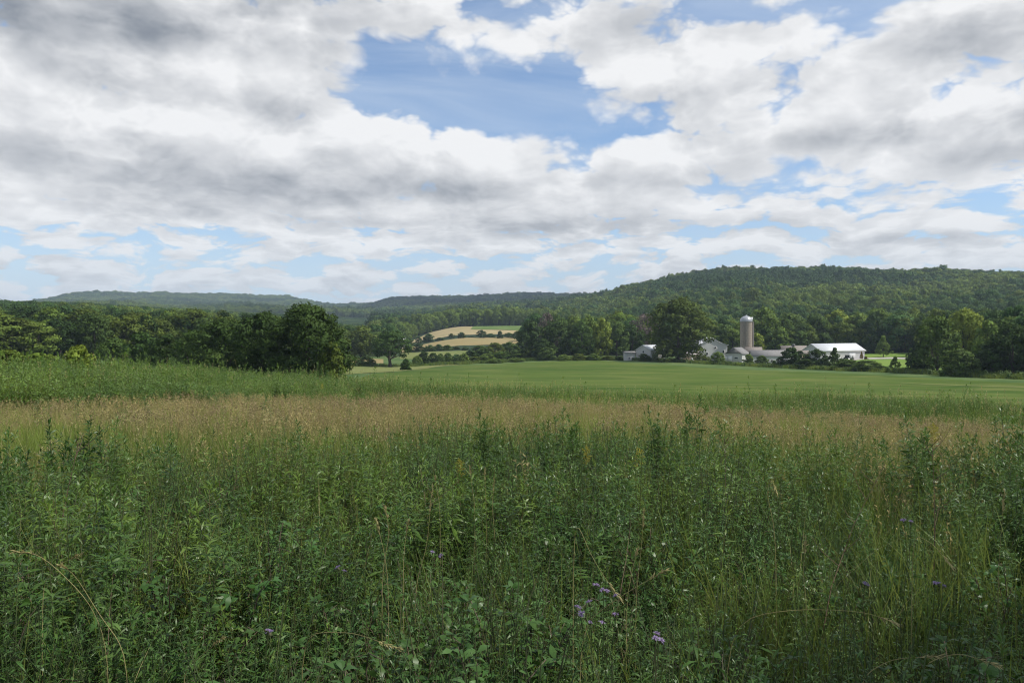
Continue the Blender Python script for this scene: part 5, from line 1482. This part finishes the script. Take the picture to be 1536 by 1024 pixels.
def knapweed(px, d, heads, label):
    """heads: (column, row) of each flower head at about this distance"""
    o = plant('knapweed', label, 'wildflower', px, d, "purple knapweeds in the near weeds"); o.rotation_euler = (0, 0, 0)
    rng = np.random.default_rng(int(px)); st = Acc(); lf = Acc()
    bx, by, bz = o.location; hs = []
    for q, (hx, hy) in enumerate(heads):
        dd = d - 0.12 + rng.uniform(-0.12, 0.10)
        e = np.array([(hx - 768) / F * dd - bx, dd - by, zrow(hy, dd) - bz])
        t = np.linspace(0, 1, 6)[:, None]
        pts = np.array([0, 0, 0.0]) * (1 - t) + e * t
        pts[:, :2] *= t**0.6; pts[1:-1] += rng.normal(0, 0.012, (4, 3))
        tube(st, pts, 0.0022 * (1 - 0.5 * t[:, 0]), 4)
        m = 16; tt = rng.uniform(0.2, 0.95, m)
        blades(lf, rng, along(pts, tt), sph(m, rng.uniform(0.2, 0.9, m), rng.uniform(0, 6.28, m)), rng.uniform(0.02, 0.05, m), 0.005, 0.2)
        hs.append(e)
    st.build('stem', STEM, o); lf.build('leaves', WEED, o)
    for e in hs:
        c = child(o, 'flower_head', HEAD); c.location = e; s = random.uniform(0.55, 0.85); c.scale = (s, s, s)
        c.rotation_euler = (random.gauss(0.25, 0.3), random.gauss(0, 0.35), random.uniform(0, 6.28))
knapweed(898, 2.55, [(894, 884), (906, 889), (928, 900), (886, 910), (866, 918), (872, 926), (884, 938), (902, 941), (925, 928), (910, 893)], "largest purple knapweed with many flower heads near the bottom middle")
knapweed(988, 2.35, [(985, 958), (990, 966), (984, 964)], "purple knapweed with one cluster of heads low under the largest knapweed")
knapweed(1302, 2.9, [(1299, 880), (1304, 883)], "faint purple knapweed pair beside the long arching straw stalk")
knapweed(1412, 2.9, [(1405, 878), (1412, 881), (1416, 883)], "purple knapweed with three heads past the arching straw stalk")
knapweed(1363, 3.6, [(1358, 784), (1368, 787)], "bluish knapweed standing higher in the grassy patch")
knapweed(402, 2.4, [(400, 952), (404, 956)], "small purple knapweed low on the dark weeds opposite the largest one")
knapweed(511, 2.7, [(508, 856), (514, 861)], "pale purple knapweed beside a straw stalk above the small low knapweed")
knapweed(652, 2.9, [(648, 832), (662, 836)], "faint knapweed between the upright straw stalks")

# long dry grass stalks: straight and arching
def stalk_thing(pts_px, d0, d1, label, r=0.0016, head=True):
    n = len(pts_px); P = []
    for q, (a, b) in enumerate(pts_px):
        dd = d0 + (d1 - d0) * q / (n - 1)
        P.append(((a - 768) / F * dd, dd, zrow(b, dd)))
    P = np.array(P); g = np.array([P[0][0], P[0][1], h1(P[0][0], P[0][1])])
    Q = np.concatenate([[g - P[0] * 0], P]) - g
    t0 = np.linspace(0, 1, len(Q)); t = np.linspace(0, 1, 22)
    S_ = np.column_stack([np.interp(t, t0, Q[:, k]) for k in range(3)])
    for _ in range(4): S_[1:-1] = (S_[:-2] + 2 * S_[1:-1] + S_[2:]) / 4
    o = empty('grass_stalk', g); prop(o, label, 'grass stalk', "long dry straw stalks in the near weeds")
    a = Acc(); tube(a, S_, r * (1 - 0.6 * t), 4); a.build('stem', STRAW, o)
    if head:
        rng = np.random.default_rng(n + int(pts_px[0][0])); m = 34; tt = rng.uniform(0.84, 1.0, m)
        h_ = Acc(); dr = S_[-1] - S_[-3]
        blades(h_, rng, along(S_, tt), unit(np.tile(dr, (m, 1))) + rng.normal(0, 0.25, (m, 3)), 0.022, 0.004, 0.1)
        h_.build('seed_head', STRAW, o)
    return o
UP = "upright dry straw stalk with narrow seed head above the near weeds"
for p, d0, d1, lb in [
    ([(954, 900), (963, 820), (966, 768)], 3.1, 3.1, "tallest upright pair of straw stalks, the straighter one, above the largest knapweed"),
    ([(940, 905), (950, 850), (957, 826)], 3.0, 3.0, "shorter straw stalk leaning beside the straight one above the largest knapweed"),
    ([(582, 880), (576, 830), (564, 782)], 3.0, 3.0, UP), ([(572, 860), (584, 800), (577, 760)], 3.1, 3.1, UP), ([(622, 880), (640, 820), (648, 730)], 3.4, 3.4, UP), ([(604, 860), (606, 820), (612, 782)], 3.2, 3.2, UP),
    ([(660, 760), (654, 730), (653, 716)], 4.2, 4.2, UP), ([(712, 760), (708, 730), (704, 700)], 4.4, 4.4, UP), ([(730, 780), (728, 740), (727, 704)], 4.4, 4.4, UP), ([(742, 800), (738, 760), (741, 720)], 4.2, 4.2, UP),
    ([(1500, 860), (1504, 800), (1508, 738)], 3.4, 3.4, "single upright straw stalk at the picture border"), ([(1212, 910), (1206, 860), (1210, 808)], 3.1, 3.1, UP), ([(1166, 800), (1150, 740), (1158, 716), (1166, 740)], 3.6, 3.5, "straw stalk with hooked tip over the grassy patch"),
    ([(1090, 930), (1200, 914), (1300, 918), (1350, 938)], 2.7, 2.5, "long arching straw stalk sweeping across the weeds past the largest knapweed"),
    ([(160, 970), (130, 900), (60, 832), (20, 828)], 2.7, 2.5, "arching straw stalk curling over at the picture border"), ([(190, 980), (150, 930), (110, 862), (90, 850)], 2.6, 2.5, "second arching straw stalk close by the curling one"),
    ([(60, 880), (80, 850), (120, 832)], 2.9, 2.8, "short bowed straw stalk above the curling one"), ([(450, 950), (530, 950), (600, 976)], 2.5, 2.3, "bowed straw stalk lying low over the dark weeds below the upright stalks"), ([(270, 1010), (300, 985), (330, 960)], 2.3, 2.2, "short slanting straw stalk at the bottom edge"),
    ([(870, 940), (940, 890), (1000, 856)], 2.6, 2.5, "slanting straw stalk crossing the largest knapweed"), ([(860, 770), (890, 840), (930, 900)], 2.7, 2.5, "thin straw stalk leaning from upper weeds down to the largest knapweed"), ([(1380, 1000), (1440, 980), (1500, 1000)], 2.4, 2.2, "bowed straw stalk near the bottom corner"),
    ([(1370, 800), (1400, 815), (1430, 850)], 3.3, 3.1, "drooping straw stalk next to the bluish knapweed"), ([(1290, 1020), (1340, 990), (1420, 985)], 2.3, 2.2, "low bowed straw stalk in the bottom weeds beyond the faint knapweed pair")]:
    stalk_thing(p, d0, d1, lb)
